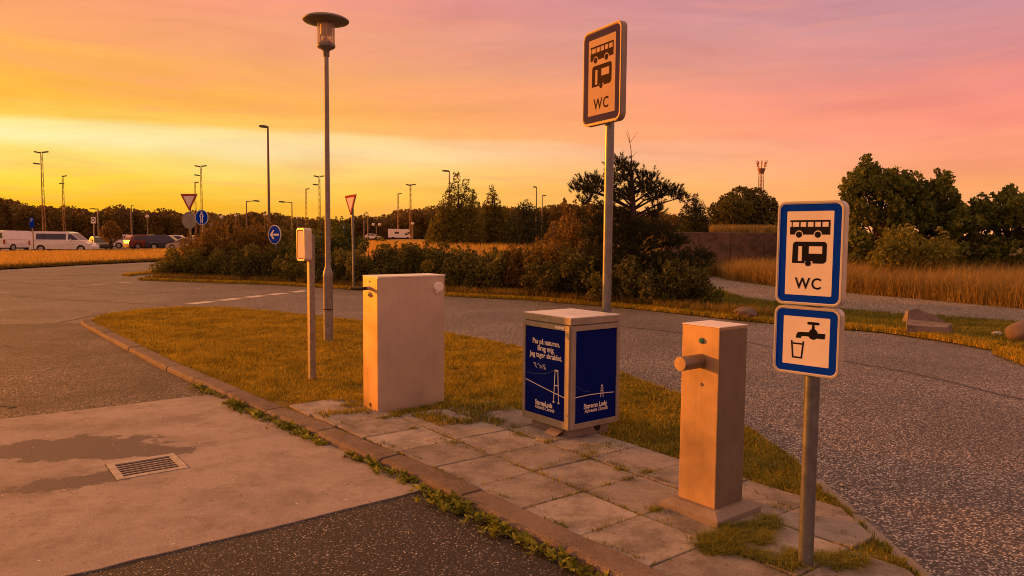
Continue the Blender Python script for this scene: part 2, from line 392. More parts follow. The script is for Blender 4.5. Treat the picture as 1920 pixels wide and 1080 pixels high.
def concrete(name, c, scale=1.0, grit=.16, stain=.4, bump=.35, wet=None, rnd=0.0, blot=0.0, speck=False):
    m, n, l, b = nodes(name)
    pos = N_(n, l, 'ShaderNodeNewGeometry').outputs['Position']
    t1 = N_(n, l, 'ShaderNodeTexNoise', {'Vector': pos, 'Scale': 1.3*scale, 'Detail': 7.0, 'Roughness': .62})
    t2 = N_(n, l, 'ShaderNodeTexNoise', {'Vector': pos, 'Scale': 130.0, 'Detail': 3.0})
    t3 = N_(n, l, 'ShaderNodeTexNoise', {'Vector': pos, 'Scale': 9.0*scale, 'Detail': 8.0, 'Roughness': .72})
    cc = ramp(n, l, t1.outputs['Fac'], [(.32, sc(c, 1-stain*.55)), (.52, c), (.7, sc(c, 1.14))])
    g = ramp(n, l, t2.outputs['Fac'], [(.3, (1-grit,)*3), (.7, (1+grit*.6,)*3)])
    cc = mixc(n, l, 1.0, cc, g, 'MULTIPLY')
    s = ramp(n, l, t3.outputs['Fac'], [(.3, (.62, .60, .56)), (.42, (1, 1, 1))])
    cc = mixc(n, l, stain*1.4, cc, s, 'MULTIPLY')
    if rnd:
        oi = N_(n, l, 'ShaderNodeObjectInfo'); rv = ramp(n, l, oi.outputs['Random'], [(0, (1-rnd, 1-rnd*1.05, 1-rnd*1.15)), (1, (1+rnd*.5,)*3)])
        cc = mixc(n, l, 1.0, cc, rv, 'MULTIPLY')
    if blot:
        t4 = N_(n, l, 'ShaderNodeTexNoise', {'Vector': pos, 'Scale': 2.6, 'Detail': 10.0, 'Roughness': .78})
        bl_ = ramp(n, l, t4.outputs['Fac'], [(.40, (.50, .47, .40)), (.52, (1, 1, 1))]); cc = mixc(n, l, blot, cc, bl_, 'MULTIPLY')
        t5 = N_(n, l, 'ShaderNodeTexNoise', {'Vector': pos, 'Scale': 38.0, 'Detail': 6.0, 'Roughness': .75})
        sp_ = ramp(n, l, t5.outputs['Fac'], [(.30, (.35, .32, .28)), (.37, (1, 1, 1))]); cc = mixc(n, l, blot, cc, sp_, 'MULTIPLY')
    if speck:
        for sc_, thr, cl_ in ((9.0, .060, (.10, .07, .05)), (5.5, .038, (.85, .78, .70))):
            vv = N_(n, l, 'ShaderNodeTexVoronoi', {'Vector': pos, 'Scale': sc_}); nn_ = N_(n, l, 'ShaderNodeTexNoise', {'Vector': pos, 'Scale': 60.0, 'Detail': 2.0})
            am = N_(n, l, 'ShaderNodeMath', {0: nn_.outputs['Fac'], 1: .12, 2: vv.outputs['Distance']}, operation='MULTIPLY_ADD')
            cc = mixc(n, l, ramp(n, l, am.outputs[0], [(thr+.05, (1, 1, 1)), (thr+.062, (0, 0, 0))]), cc, cl_)
    rough = .82
    if wet is not None:
        # a damp patch with its own ragged outline: darker film of water on the slab
        (cx, cy, ax, ay, k) = wet
        mp = N_(n, l, 'ShaderNodeMapping', {'Vector': pos, 'Location': (0, 0, 0)}).outputs[0]
        nz = N_(n, l, 'ShaderNodeTexNoise', {'Vector': mp, 'Scale': 4.4, 'Detail': 10.0, 'Roughness': .74})
        fac = None
        for (x0, y0, rx, ry, an) in k:
            q = N_(n, l, 'ShaderNodeVectorMath', {0: pos, 1: (x0, y0, 0)}, operation='SUBTRACT').outputs[0]
            ro = N_(n, l, 'ShaderNodeVectorRotate', {'Vector': q, 'Angle': -an}, rotation_type='Z_AXIS').outputs[0]
            dv = N_(n, l, 'ShaderNodeVectorMath', {0: ro, 1: (rx, ry, 1000.)}, operation='DIVIDE').outputs[0]
            ln = N_(n, l, 'ShaderNodeVectorMath', {0: dv}, operation='LENGTH').outputs['Value']
            fac = ln if fac is None else N_(n, l, 'ShaderNodeMath', {0: fac, 1: ln}, operation='MINIMUM').outputs[0]
        ad = N_(n, l, 'ShaderNodeMath', {0: nz.outputs['Fac'], 1: 2.2, 2: fac}, operation='MULTIPLY_ADD')
        wf = ramp(n, l, N_(n, l, 'ShaderNodeMath', {0: ad.outputs[0], 1: .4}, operation='MULTIPLY').outputs[0], [(.745, (1, 1, 1)), (.79, (0, 0, 0))])
        cc = mixc(n, l, wf, cc, (c[0]*.33, c[1]*.33, c[2]*.35))
        rr = N_(n, l, 'ShaderNodeMapRange', {'Value': wf, 'To Min': rough, 'To Max': .68}); l.new(rr.outputs[0], b.inputs['Roughness'])
    else: b.inputs['Roughness'].default_value = rough
    l.new(cc, b.inputs['Base Color'])
    hh = N_(n, l, 'ShaderNodeMath', {0: t2.outputs['Fac'], 1: .4, 2: t3.outputs['Fac']}, operation='MULTIPLY_ADD')
    bp = N_(n, l, 'ShaderNodeBump', {'Height': hh.outputs[0], 'Strength': bump, 'Distance': .01}); l.new(bp.outputs[0], b.inputs['Normal'])
    MATS[name] = m; return m

# ================================================================== THE SETTING
m_ground = simple('meadow soil', (.10, .095, .035), .95, var=.4, vs=.8, bump=.4, bs=20, spec=.1)
m_road = chipseal('chip sealed asphalt', (.058, .058, .061), (.74, .72, .71), frac=.36, size=78, rough=.58, patch=.32, spec=.9, bump=.9)
m_yard = chipseal('worn asphalt', (.058, .050, .046), (.58, .51, .47), frac=.27, size=82, rough=.6, patch=.6, spec=.7, bump=.9, seed=3.1)
m_fine = chipseal('fine dark asphalt', (.046, .053, .068), (.66, .66, .70), frac=.06, size=100, rough=.66, patch=.18, seed=7.7)
m_lot = simple('parking asphalt', (.13, .12, .12), .7, var=.15, vs=.3, spec=.4)
w1, w2, w3 = G(120, 842), G(255, 850), G(150, 905)
m_pad = concrete('poured concrete', (.375, .335, .315), .9, .26, .6, .4, blot=.45, speck=True,
                 wet=(0, 0, 0, 0, [(w1.x, w1.y, .80, .40, math.radians(14)), (w2.x, w2.y, .55, .20, math.radians(14)), (w3.x, w3.y, .50, .19, math.radians(32))]))
m_slab = concrete('paving concrete', (.37, .355, .35), 2.6, .3, .7, .8, rnd=.24, blot=.7, speck=True)
m_kerb = concrete('kerb concrete', (.215, .175, .15), 2.5, .7, .45, .9, rnd=.18, blot=.5)
m_edge = concrete('edging concrete', (.29, .26, .24), 2.5, .25, .45, .5)
m_tar = simple('bitumen seam', (.040, .036, .034), .5, var=.3, vs=9)
m_line = simple('road paint', (.62, .60, .56), .7, var=.22, vs=14, dirt=.6)
m_soil = simple('lawn soil', (.20, .15, .03), .95, var=.45, vs=3.5, bump=.5, bs=40, spec=.1)
m_gravel = chipseal('pale gravel', (.34, .32, .30), (.66, .63, .60), frac=.45, size=30, rough=.9, patch=.2, seed=5.0)
m_straw = simple('dry meadow soil', (.30, .21, .055), .95, var=.35, vs=1.2, spec=.1)

S_ = dict(kind='structure')
sheet('ground', [(-900, -60), (900, -60), (900, 1400), (-900, 1400)], -.05, m_ground, **S_)

# near and far carriageway as one sheet, wrapping round the planted verge
verge_front = [G(x, y) for x, y in [(1990, 690), (1920, 667), (1790, 643), (1660, 624), (1400, 602), (1200, 580), (1000, 563), (860, 556), (680, 544), (520, 534), (310, 527), (262, 525)]]
verge_tip = [G(x, y) for x, y in [(285, 519), (306, 512), (330, 505), (380, 500)]]
far_edge = [G(x, y) for x, y in [(560, 484), (335, 489), (160, 497), (0, 506), (-160, 514)]]
road_poly = [Vector((9.5, -4, 0)), Vector((10.5, 4.5, 0))] + verge_front + verge_tip + [G(560, 492)] + far_edge + [Vector((-34, 20, 0)), Vector((-30, -4, 0))]
road = sheet('road', road_poly, 0.0, m_road, **S_)
# yard on the near side of the island (older asphalt, worn smooth), drawn in kerb coordinates
yard = sheet('yard', [G(158, 606), FP(-10.2, -.95), FP(-4.0, -.9), FP(-4.0, -9), G(-300, 640), G(-60, 609)], .004, m_yard, **S_)
fine = sheet('asphalt_patch', [FP(-.4, -.6), FP(4.5, -.6), FP(4.5, -7), FP(-.4, -7)], .004, m_fine, **S_)
# concrete pad: slightly ragged long edges
def ragged(a, b, n, amp, seed):
    r = random.Random(seed); return [a.lerp(b, i/n) + Vector((r.uniform(-amp, amp), r.uniform(-amp, amp), 0)) for i in range(n+1)]
pad_out = ragged(FP(-4.14, -.72), FP(-4.16, -7.5), 26, .006, 1) + ragged(FP(-.20, -7.5), FP(-.26, -.62), 40, .013, 2)
# grate recess is left open in the pad
ga0, ga1, gb0, gb1 = -2.12, -1.67, -2.36, -1.88
def pad_mesh():
    b = bmesh.new()
    vo = [b.verts.new((p.x, p.y, .010)) for p in pad_out]; vi = [b.verts.new(FP(a, bb, .010)) for a, bb in ((ga0, gb0), (ga1, gb0), (ga1, gb1), (ga0, gb1))]
    es = [b.edges.new((q[i], q[(i+1) % len(q)])) for q in (vo, vi) for i in range(len(q))]
    bmesh.ops.triangle_fill(b, use_beauty=True, edges=es)
    for f in b.faces:
        if f.normal.z < 0: f.normal_flip()
    # outer rim so the pad has an edge
    for i in range(len(vo)):
        p, q = vo[i], vo[(i+1) % len(vo)]
        b.faces.new((p, b.verts.new(p.co - Vector((0, 0, .012))), b.verts.new(q.co - Vector((0, 0, .012))), q))
    m = bpy.data.meshes.new('concrete_pad'); b.to_mesh(m); b.free(); return m
put('concrete_pad', pad_mesh(), m_pad, **S_)

# tar seams and cracks lying on the road
def ribbon(pts, w, z, jit=.0, seed=0):
    r = random.Random(seed); mb = MB(); vs = []
    for i, p in enumerate(pts):
        d = (pts[min(i+1, len(pts)-1)] - pts[max(i-1, 0)]).normalized(); nn = Vector((-d.y, d.x, 0))
        k = w*(1 + r.uniform(-jit, jit))*.5; off = nn*r.uniform(-jit, jit)*w*1.5
        vs += [p + nn*k + off + Vector((0, 0, z)), p - nn*k + off + Vector((0, 0, z))]
    mb.add(vs, [(2*i, 2*i+1, 2*i+3, 2*i+2) for i in range(len(pts)-1)]); return mb
seams = [([(-60, 520), (0, 526), (82, 534), (192, 541), (275, 547), (420, 552)], .07), ([(20, 554), (125, 562), (225, 567), (318, 573)], .06),
         ([(40, 622), (95, 608), (150, 597), (200, 586)], .05), ([(-30, 615), (60, 611), (155, 611)], .045),
         ([(100, 674), (135, 670), (150, 668)], .03), ([(1400, 642), (1577, 676), (1703, 699), (1930, 752), (2000, 772)], .05),
         ([(1155, 612), (1260, 622), (1400, 642)], .05), ([(850, 582), (1000, 590), (1155, 612)], .03), ([(125, 517), (160, 515), (215, 513)], .3)]
seams += [([(8, 648), (22, 652), (42, 654)], .022), ([(112, 672), (132, 671), (160, 668), (185, 665)], .022), ([(90, 640), (120, 634), (150, 633)], .018), ([(0, 706), (40, 700), (80, 697), (108, 690)], .015), ([(0, 760), (14, 762), (18, 766)], .06)]
for i, (ps, w) in enumerate(seams):
    ln = smooth_line([G(*p) for p in ps], 8)
    ribbon(ln, w, .0042 if i < 9 else .0085, .35, i).build('tar_seam', m_tar, road)
# white road markings
a, b_ = G(357, 570), G(575, 545); dv = (b_-a); L = dv.length; dv.normalize()
k = 0.0
while k < L:
    q = min(k+.75, L); ribbon([a+dv*k, a+dv*(k+.37), a+dv*q], .34, .0044, .06, int(k*10)).build('give_way_dash', m_line, road); k += 1.05
for p0, p1 in [((105, 538.5), (126, 538.5)), ((0, 548), (20, 548)), ((172, 534), (205, 532.5)), ((222, 530.5), (246, 529.5))]:
    ribbon([G(*p0), G(*p1)], .16, .0044, .05).build('lane_dash', m_line, road)
ribbon(smooth_line([G(x, y+2.2) for x, y in [(-160, 514), (0, 506), (160, 497), (335, 489)]], 6), .14, .0044, .1).build('edge_line', m_line, road)

# ---- the island: lawn, kerb stones, paving slabs, edging stones
in_px = [(262, 579), (222, 584), (190, 590), (174, 597)]
kin = [G(x, y, ZI) for x, y in in_px] + [FP(a, b, ZI) for a, b in [(-11.9, -1.03), (-11.0, -1.03), (-9.5, -1.0), (-6.36, -.92), (-4.66, -.83), (-3.2, -.75), (-2.2, -.66), (-1.4, -.61), (-.6, -.55), (0.3, -.52), (1.6, -.52), (3.2, -.52)]]
kin = [Vector((p.x, p.y, 0)) for p in kin]
kline = resample(smooth_line(kin, 14), .05)
back_px = [(330, 576), (420, 577), (500, 583), (580, 592), (680, 603), (760, 613), (840, 624), (960, 648), (1080, 675), (1160, 698), (1275, 742), (1410, 808), (1480, 857), (1531, 900)]
back = [G(x, y, .03) for x, y in back_px]
EA, EB = Vector((1.27, 1.42, 0)), Vector((3.0, -.06, 0))           # inner line of the right-hand edging in kerb coordinates
edge_in = [FP(EA.x, EA.y), FP(2.0, .80), FP(EB.x, EB.y)]
island_poly = [p for p in kline[::6]] + [FP(3.2, -.4)] + edge_in[::-1] + [Vector((p.x, p.y, 0)) for p in back[::-1]]
lawn = sheet('lawn_soil', island_poly, ZI - .022, m_soil, **S_)
kerb = put('kerb', None, None); kerb['kind'] = 'structure'
# kerb stones of about a metre each with a chamfered outer edge and open joints
def kerb_stone(seg, h, seed):
    r = random.Random(seed); mb = MB(); prof = [(0, -.06), (0, h-.004), (.006, h), (.150, h-.002), (.172, h-.008), (.187, h-.026), (.195, -.06)]
    n = len(prof); vs = []; tilt = r.uniform(-.006, .006); sink = r.uniform(-.006, .004); dy = r.uniform(-.008, .008)
    for i, p in enumerate(seg):
        d = (seg[min(i+1, len(seg)-1)] - seg[max(i-1, 0)]).normalized(); nn = Vector((d.y, -d.x, 0))
        e = .0 if 0 < i < len(seg)-1 else .004
        for (o_, z) in prof:
            vs.append(p + nn*(o_ + dy - (e if o_ > .1 else -e)) + Vector((0, 0, z + sink - (e if z > 0 else 0) + tilt*(i/len(seg)-.5))))
    fs = [(i*n+k, i*n+(k+1) % n, (i+1)*n+(k+1) % n, (i+1)*n+k) for i in range(len(seg)-1) for k in range(n)]
    fs += [tuple(range(n-1, -1, -1)), tuple(range((len(seg)-1)*n, len(seg)*n))]
    mb.add(vs, fs); return mb
ends = [0]
i = 0; acc = 0
while ends[-1] < len(kline)-12:
    st = 8 if ends[-1] < 44 else 20
    ends.append(min(ends[-1]+st, len(kline)-1))
for a, b in zip(ends, ends[1:]):
    seg = kline[a:b+1:2] if b-a > 4 else kline[a:b+1]
    if seg[-1] is not kline[b]: seg = seg + [kline[b]]
    d0 = (seg[1]-seg[0]).normalized()*.005; d1 = (seg[-1]-seg[-2]).normalized()*.005
    seg = [seg[0]+d0] + seg[1:-1] + [seg[-1]-d1]
    t = min(1, a/60)
    h = .030 + .036*t
    kerb_stone(seg, h, a).build('kerb_stone', m_kerb, kerb)
# edging stones along the right side, nearly flush
edging = put('edging', None, None); edging['kind'] = 'structure'
el = [FP(1.22, 1.46), FP(2.0, .80), FP(3.1, -.14)]
el = resample(smooth_line(el, 20), .62)
for i, (p, q) in enumerate(zip(el, el[1:])):
    d = (q-p).normalized(); nn = Vector((-d.y, d.x, 0)); r = random.Random(i); z1 = .046 + r.uniform(-.006, .006)
    if nn.dot(E1) < 0: nn = -nn
    p = p + d*.005; q = q - d*.005
    mb = MB(); cs = [p+nn*.0, q+nn*.0, q+nn*.085, p+nn*.085]
    vs = [(c.x, c.y, -.06) for c in cs] + [(c.x, c.y, z1 - (.0 if k < 2 else .012)) for k, c in enumerate(cs)]
    mb.add(vs, [(3,2,1,0), (4,5,6,7), (0,1,5,4), (1,2,6,5), (2,3,7,6), (3,0,4,7)]); mb.build('edging_stone', m_edge, edging)
# paving slabs: half-metre grid, each slab its own stone, clipped by the edging line
def clip(poly, p, nrm):
    out = []
    for i in range(len(poly)):
        a, b = poly[i-1], poly[i]; da, db = (a-p).dot(nrm), (b-p).dot(nrm)
        if da <= 0: 
            if db <= 0: out.append(b)
            else: out.append(a.lerp(b, da/(da-db)))
        elif db <= 0: out.append(a.lerp(b, da/(da-db))); out.append(b)
    return out
paving = put('paving', None, None); paving['kind'] = 'structure'
ROWS = [(-.52, -.015), (.0, .525), (.54, 1.065)]
cells = {0: range(-6, 6), 1: range(-4, 6), 2: [-4, -3, -2, -1, 0, 1, 2, 3]}
slab_polys = []
en = Vector(((EB-EA).y, -(EB-EA).x, 0)).normalized()
if en.x < 0: en = -en
for j, ks in cells.items():
    for k in ks:
        r = random.Random(j*100+k); x0, x1 = k*.5+.005, k*.5+.495; y0, y1 = ROWS[j]
        if j == 0 and k < -1: y0 -= .045*(-1-k)*.5
        ji = lambda: r.uniform(-.006, .006)
        P = [Vector((x0+ji(), y0+ji()*.5, 0)), Vector((x1+ji(), y0+ji()*.5, 0)), Vector((x1+ji(), y1+ji(), 0)), Vector((x0+ji(), y1+ji(), 0))]
        P = clip(P, EA - en*.012, en)
        if len(P) < 3: continue
        zt = ZI + r.uniform(-.005, .003); tx, ty = r.uniform(-.006, .006), r.uniform(-.006, .006)
        c = sum(P, Vector())/len(P); n = len(P)
        top = [FP(*(c + (p-c)*.982).xy, zt + (p-c).x*tx + (p-c).y*ty) for p in P]
        mid = [FP(p.x, p.y, zt - .005 + (p-c).x*tx + (p-c).y*ty) for p in P]; bot = [FP(p.x, p.y, zt-.06) for p in P]
        mb = MB(); mb.add(top+mid+bot, [tuple(range(n))] + [(i, (i+1) % n, n+(i+1) % n, n+i)[::-1] for i in range(n)] + [(n+i, n+(i+1) % n, 2*n+(i+1) % n, 2*n+i)[::-1] for i in range(n)])
        mb.build('paving_slab', m_slab, paving); slab_polys.append([FP(p.x, p.y) for p in P])

# drain grate set in the concrete pad
m_iron = simple('cast iron', (.46, .42, .38), .5, metal=.3, var=.3, vs=20, bump=.3, bs=90)
m_pit_shade = simple('drain pit', (.012, .011, .01), .9, var=.1)
gr = thing('drain_grate', FP((ga0+ga1)/2, (gb0+gb1)/2, 0), FA, 'square metal drain grate with long bars set in the concrete pad', 'drain grate')
hw, hh = (ga1-ga0)/2-.006, (gb1-gb0)/2-.006
mb = MB()
for x0, x1, y0, y1 in [(-hw, -hw+.055, -hh, hh), (hw-.055, hw, -hh, hh), (-hw+.055, hw-.055, -hh, -hh+.05), (-hw+.055, hw-.055, hh-.05, hh)]: mb.box(x0, x1, y0, y1, -.03, .013)
mb.build('frame', m_iron, gr)
MB().box(-hw+.001, hw-.001, -hh+.001, hh-.001, -.020, .0035).build('pit_shade', m_pit_shade, gr)  # flat black plate under the bars paints the dark drain depth
nb = 6
for i in range(nb-1):
    x = -hw+.055 + (i+1)*(2*hw-.11)/nb
    MB().box(x-.006, x+.006, -hh+.048, hh-.048, .0036, .0105).build('bar', m_iron, gr)

# ---- right-hand verge, gravel path, tall grass ground, bank
m_verge = simple('verge turf', (.19, .155, .055), .95, var=.4, vs=2.2, bump=.5, bs=30, spec=.1)
vb = [G(x, y) for x, y in [(2060, 712), (1920, 668), (1790, 644), (1660, 625), (1400, 603), (1200, 581), (1000, 564), (860, 557), (680, 545), (520, 535), (310, 528), (260, 526), (283, 519.5), (305, 512.5), (330, 505.5), (380, 500.5), (560, 492.5)]]
sheet('verge', vb + [Vector((-6, 60, 0)), Vector((30, 60, 0)), Vector((40, 12, 0))], .012, m_verge, **S_)
sl_px = [(228, 516.5), (262, 512.5), (312, 508), (314, 510.5), (268, 515), (240, 518)]
sliver = [G(x, y) for x, y in sl_px]
sheet('verge_sliver', sliver, .012, m_verge, **S_)
pl = [(1318, 517), (1345, 540), (1400, 560), (1500, 573), (1600, 583), (1760, 594), (1920, 606), (2050, 616)]
pu = [(2050, 588), (1920, 578), (1760, 563), (1600, 549), (1450, 536), (1365, 524), (1330, 514)]
path_poly = [Vector((p.x, p.y, 0)) for p in [G(x, y, .045) for x, y in pl+pu]]
sheet('gravel_path', path_poly, .022, m_gravel, **S_)
# far parking area and the meadow strip before it
sheet('car_park', [GX(-420, 62), GX(400, 74), GX(700, 100), GX(760, 150), GX(-700, 150)], -.02, m_lot, **S_)
strip = [G(x, y) for x, y in [(-200, 516), (0, 504), (160, 495.5), (335, 487.5), (560, 481)]] + [G(x, y) for x, y in [(560, 466), (335, 472), (160, 476), (0, 478.5), (-200, 482)]]
sheet('meadow_strip', strip, .02, m_straw, **S_)
# low bank rising behind the planted verge
def bank():
    mb = MB(); nx, ny = 24, 16; vs = []
    for j in range(ny+1):
        d = 25.6*(225/25.6)**(j/ny)
        for i in range(nx+1):
            px = 640 + i*(1175-640)/nx; p = GX(px, d)
            t = max(0, min(1, (d-26)/10)); e = min(1, i/5)*min(1, (nx-i)/3)
            z = -.04 + (1.05*t*t*(3-2*t) + .10*math.sin(px*.03+d*.05)*t)*e
            vs.append((p.x, p.y, z))
    mb.add(vs, [(j*(nx+1)+i, j*(nx+1)+i+1, (j+1)*(nx+1)+i+1, (j+1)*(nx+1)+i) for j in range(ny) for i in range(nx)], True); return mb
bank().build('grass_bank', m_straw, **S_)

# ================================================================== THE STREET FURNITURE
m_steel = brushed('sun-tinted stainless steel', (.54, .39, .24), .50, .2, .2, .6)  # orange of the low sun is mixed into this steel colour
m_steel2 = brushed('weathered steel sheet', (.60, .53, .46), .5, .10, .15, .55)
m_galv = simple('galvanised steel', (.20, .22, .25), .38, metal=.7, var=.22, vs=14, bump=.08, bs=50, dirt=.35)
m_galv_d = simple('dull galvanised steel', (.27, .26, .25), .55, metal=.6, var=.25, vs=16, dirt=.3)
m_alu = simple('aluminium frame', (.36, .34, .32), .48, metal=.6, var=.12, vs=9, dirt=.3)
m_lid = simple('pale lid sheet', (.90, .87, .84), .3, metal=.1, var=.1, vs=5, dirt=.25)
m_blue = simple('blue print', (.001, .008, .16), .6, var=.08, vs=3, spec=.05, dirt=.06)
m_sblue = simple('blue sign film', (.002, .045, .56), .85, var=.06, vs=3, spec=.03)
m_white = simple('white sign film', (.80, .77, .72), .6, var=.05, vs=5, dirt=.12, spec=.04)
m_black = simple('black sign film', (.010, .010, .011), .65, var=.2, spec=.08)
m_rim = simple('sign rim', (.62, .58, .53), .4, metal=.35, var=.1, vs=10, dirt=.2)
m_ink = simple('pale print', (.78, .75, .70), .5, var=.08)
m_ink2 = simple('faint blue print', (.02, .06, .22), .5, var=.08)
m_rubber = simple('black plastic', (.014, .013, .012), .4, var=.2)
m_redp = simple('red print', (.42, .075, .04), .85, var=.12, spec=.03)
m_plast = simple('grey plastic', (.50, .46, .42), .5, var=.1)
m_dark = simple('dark joint', (.02, .018, .016), .8, var=.1)
m_base = concrete('base concrete', (.27, .235, .21), 4, .2, .4, .4)
def fthing(name, a, b, label, cat, z=ZI): return thing(name, FP(a, b, z), FA, label, cat)

# ---- tall steel cabinet
cb = fthing('steel_cabinet', -2.350, .285, 'tall brushed steel service cabinet with black lever on its orange-lit narrow side', 'cabinet')
hx, hy, H_ = .150, .365, 1.27
MB().box(-hx, hx, -hy, hy, -.03, H_-.012, .004).build('body', m_steel2, cb)
MB().box(-hx-.004, hx+.004, -hy-.004, hy+.004, H_-.0115, H_+.003, .002).build('lid', m_lid, cb)
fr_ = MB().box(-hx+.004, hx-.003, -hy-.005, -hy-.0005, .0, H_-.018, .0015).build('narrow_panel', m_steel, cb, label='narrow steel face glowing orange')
mb = MB(); mb.cyl((-.012, -hy-.005, H_-.115), (-.012, -hy-.032, H_-.115), .019, .017, 14); lvb = mb.build('lever_boss', m_plast, cb)
MB().tube([(-.012, -hy-.030, H_-.115), (-.014, -hy-.09, H_-.118), (-.02, -hy-.15, H_-.117), (-.026, -hy-.195, H_-.108)], [.016, .0175, .015, .011], 10).build('lever', m_rubber, cb)
mb = MB(); mb.cyl((.0, -hy-.005, H_-.175), (.0, -hy-.02, H_-.175), .026, .022, 16); mb.cyl((.0, -hy-.02, H_-.175), (.0, -hy-.032, H_-.175), .014, .012, 12); mb.build('knob', m_steel, cb)
MB().cyl((-.015, -hy-.005, H_-.052), (-.015, -hy-.009, H_-.052), .010, .009, 12).build('keyhole_rose', m_galv_d, cb)
MB().cyl((.012, -hy-.005, H_-.052), (.012, -hy-.008, H_-.052), .005, .005, 8).build('rivet', m_galv_d, cb)
MB().cyl((-.02, -hy-.005, H_-.32), (-.02, -hy-.008, H_-.32), .006, .006, 8).build('rivet', m_galv_d, cb)
MB().cyl((-.0, -hy-.0052, .045), (-.0, -hy-.0075, .045), .022, .020, 14).build('drain_plug', m_dark, cb)
# round socket cover on the broad side, with its hinge tab
mb = MB(); mb.cyl((hx, .285, H_-.115), (hx+.028, .285, H_-.115), .048, .046, 22); mb.cyl((hx+.028, .285, H_-.115), (hx+.034, .285, H_-.115), .050, .040, 22)
mb.build('socket_cover', m_lid, cb)
MB().box(hx, hx+.022, .257, .290, H_-.178, H_-.155, .004).build('socket_tab', m_lid, cb)

# ---- litter bin with two blue printed doors
bn = fthing('litter_bin', -.74, 1.005, 'square steel litter bin with blue printed door panels and pale sloping lid', 'bin')
bx, by, z0, z1 = .305, .285, .085, .935
MB().box(-bx+.06, bx-.06, -by+.06, by-.06, -.03, z0+.02, .004).build('plinth', m_base, bn)
MB().cyl((bx-.061, .09, .045), (bx-.056, .09, .045), .036, .036, 18).build('plinth_hole', m_dark, bn)
MB().box(-bx+.012, bx-.012, -by+.012, by-.012, z0, z1, .003).build('body', m_alu, bn)
# lid: raised sheet with a folded skirt
mb = MB(); mb.box(-bx-.003, bx+.003, -by-.003, by+.003, z1+.004, z1+.060, .004)
mb.build('lid', m_alu, bn); MB().box(-bx+.002, bx-.002, -by+.002, by-.002, z1+.0605, z1+.066, .002).build('lid_sheet', m_lid, bn)
MB().cyl((-.02, -by-.008, z1+.045), (-.02, -by-.011, z1+.045), .006, .006, 8).build('lid_lock', m_dark, bn)
def strip_mb(pts, w, y, closed=False):
    mb = MB(); vs = []
    for i, p in enumerate(pts):
        a, b = pts[max(i-1, 0)], pts[min(i+1, len(pts)-1)]; dx, dz = b[0]-a[0], b[1]-a[1]; L = math.hypot(dx, dz) or 1
        nx, nz = -dz/L*w/2, dx/L*w/2
        vs += [(p[0]+nx, y, p[1]+nz), (p[0]-nx, y, p[1]-nz)]
    return mb.add(vs, [(2*i, 2*i+1, 2*i+3, 2*i+2) for i in range(len(pts)-1)])
def tower(u, zb, h, w, y, t):
    mb = MB(); q = lambda pts, ww=t: mb.add(*(lambda s: (s.v, s.f))(strip_mb(pts, ww, y)))
    q([(u-w/2, zb), (u-w*.27, zb+h)]); q([(u+w/2, zb), (u+w*.27, zb+h)])
    q([(u-w*.36, zb+h), (u+w*.36, zb+h)], t*1.6); q([(u-w*.36, zb+h*.52), (u+w*.36, zb+h*.52)]); q([(u-w*.45, zb+h*.25), (u+w*.45, zb+h*.25)])
    for s_ in (-1, 1):
        q([(u+s_*w*.5-w*.18, zb-h*.03), (u+s_*w*.5+w*.18, zb-h*.03)], h*.05)
    return mb
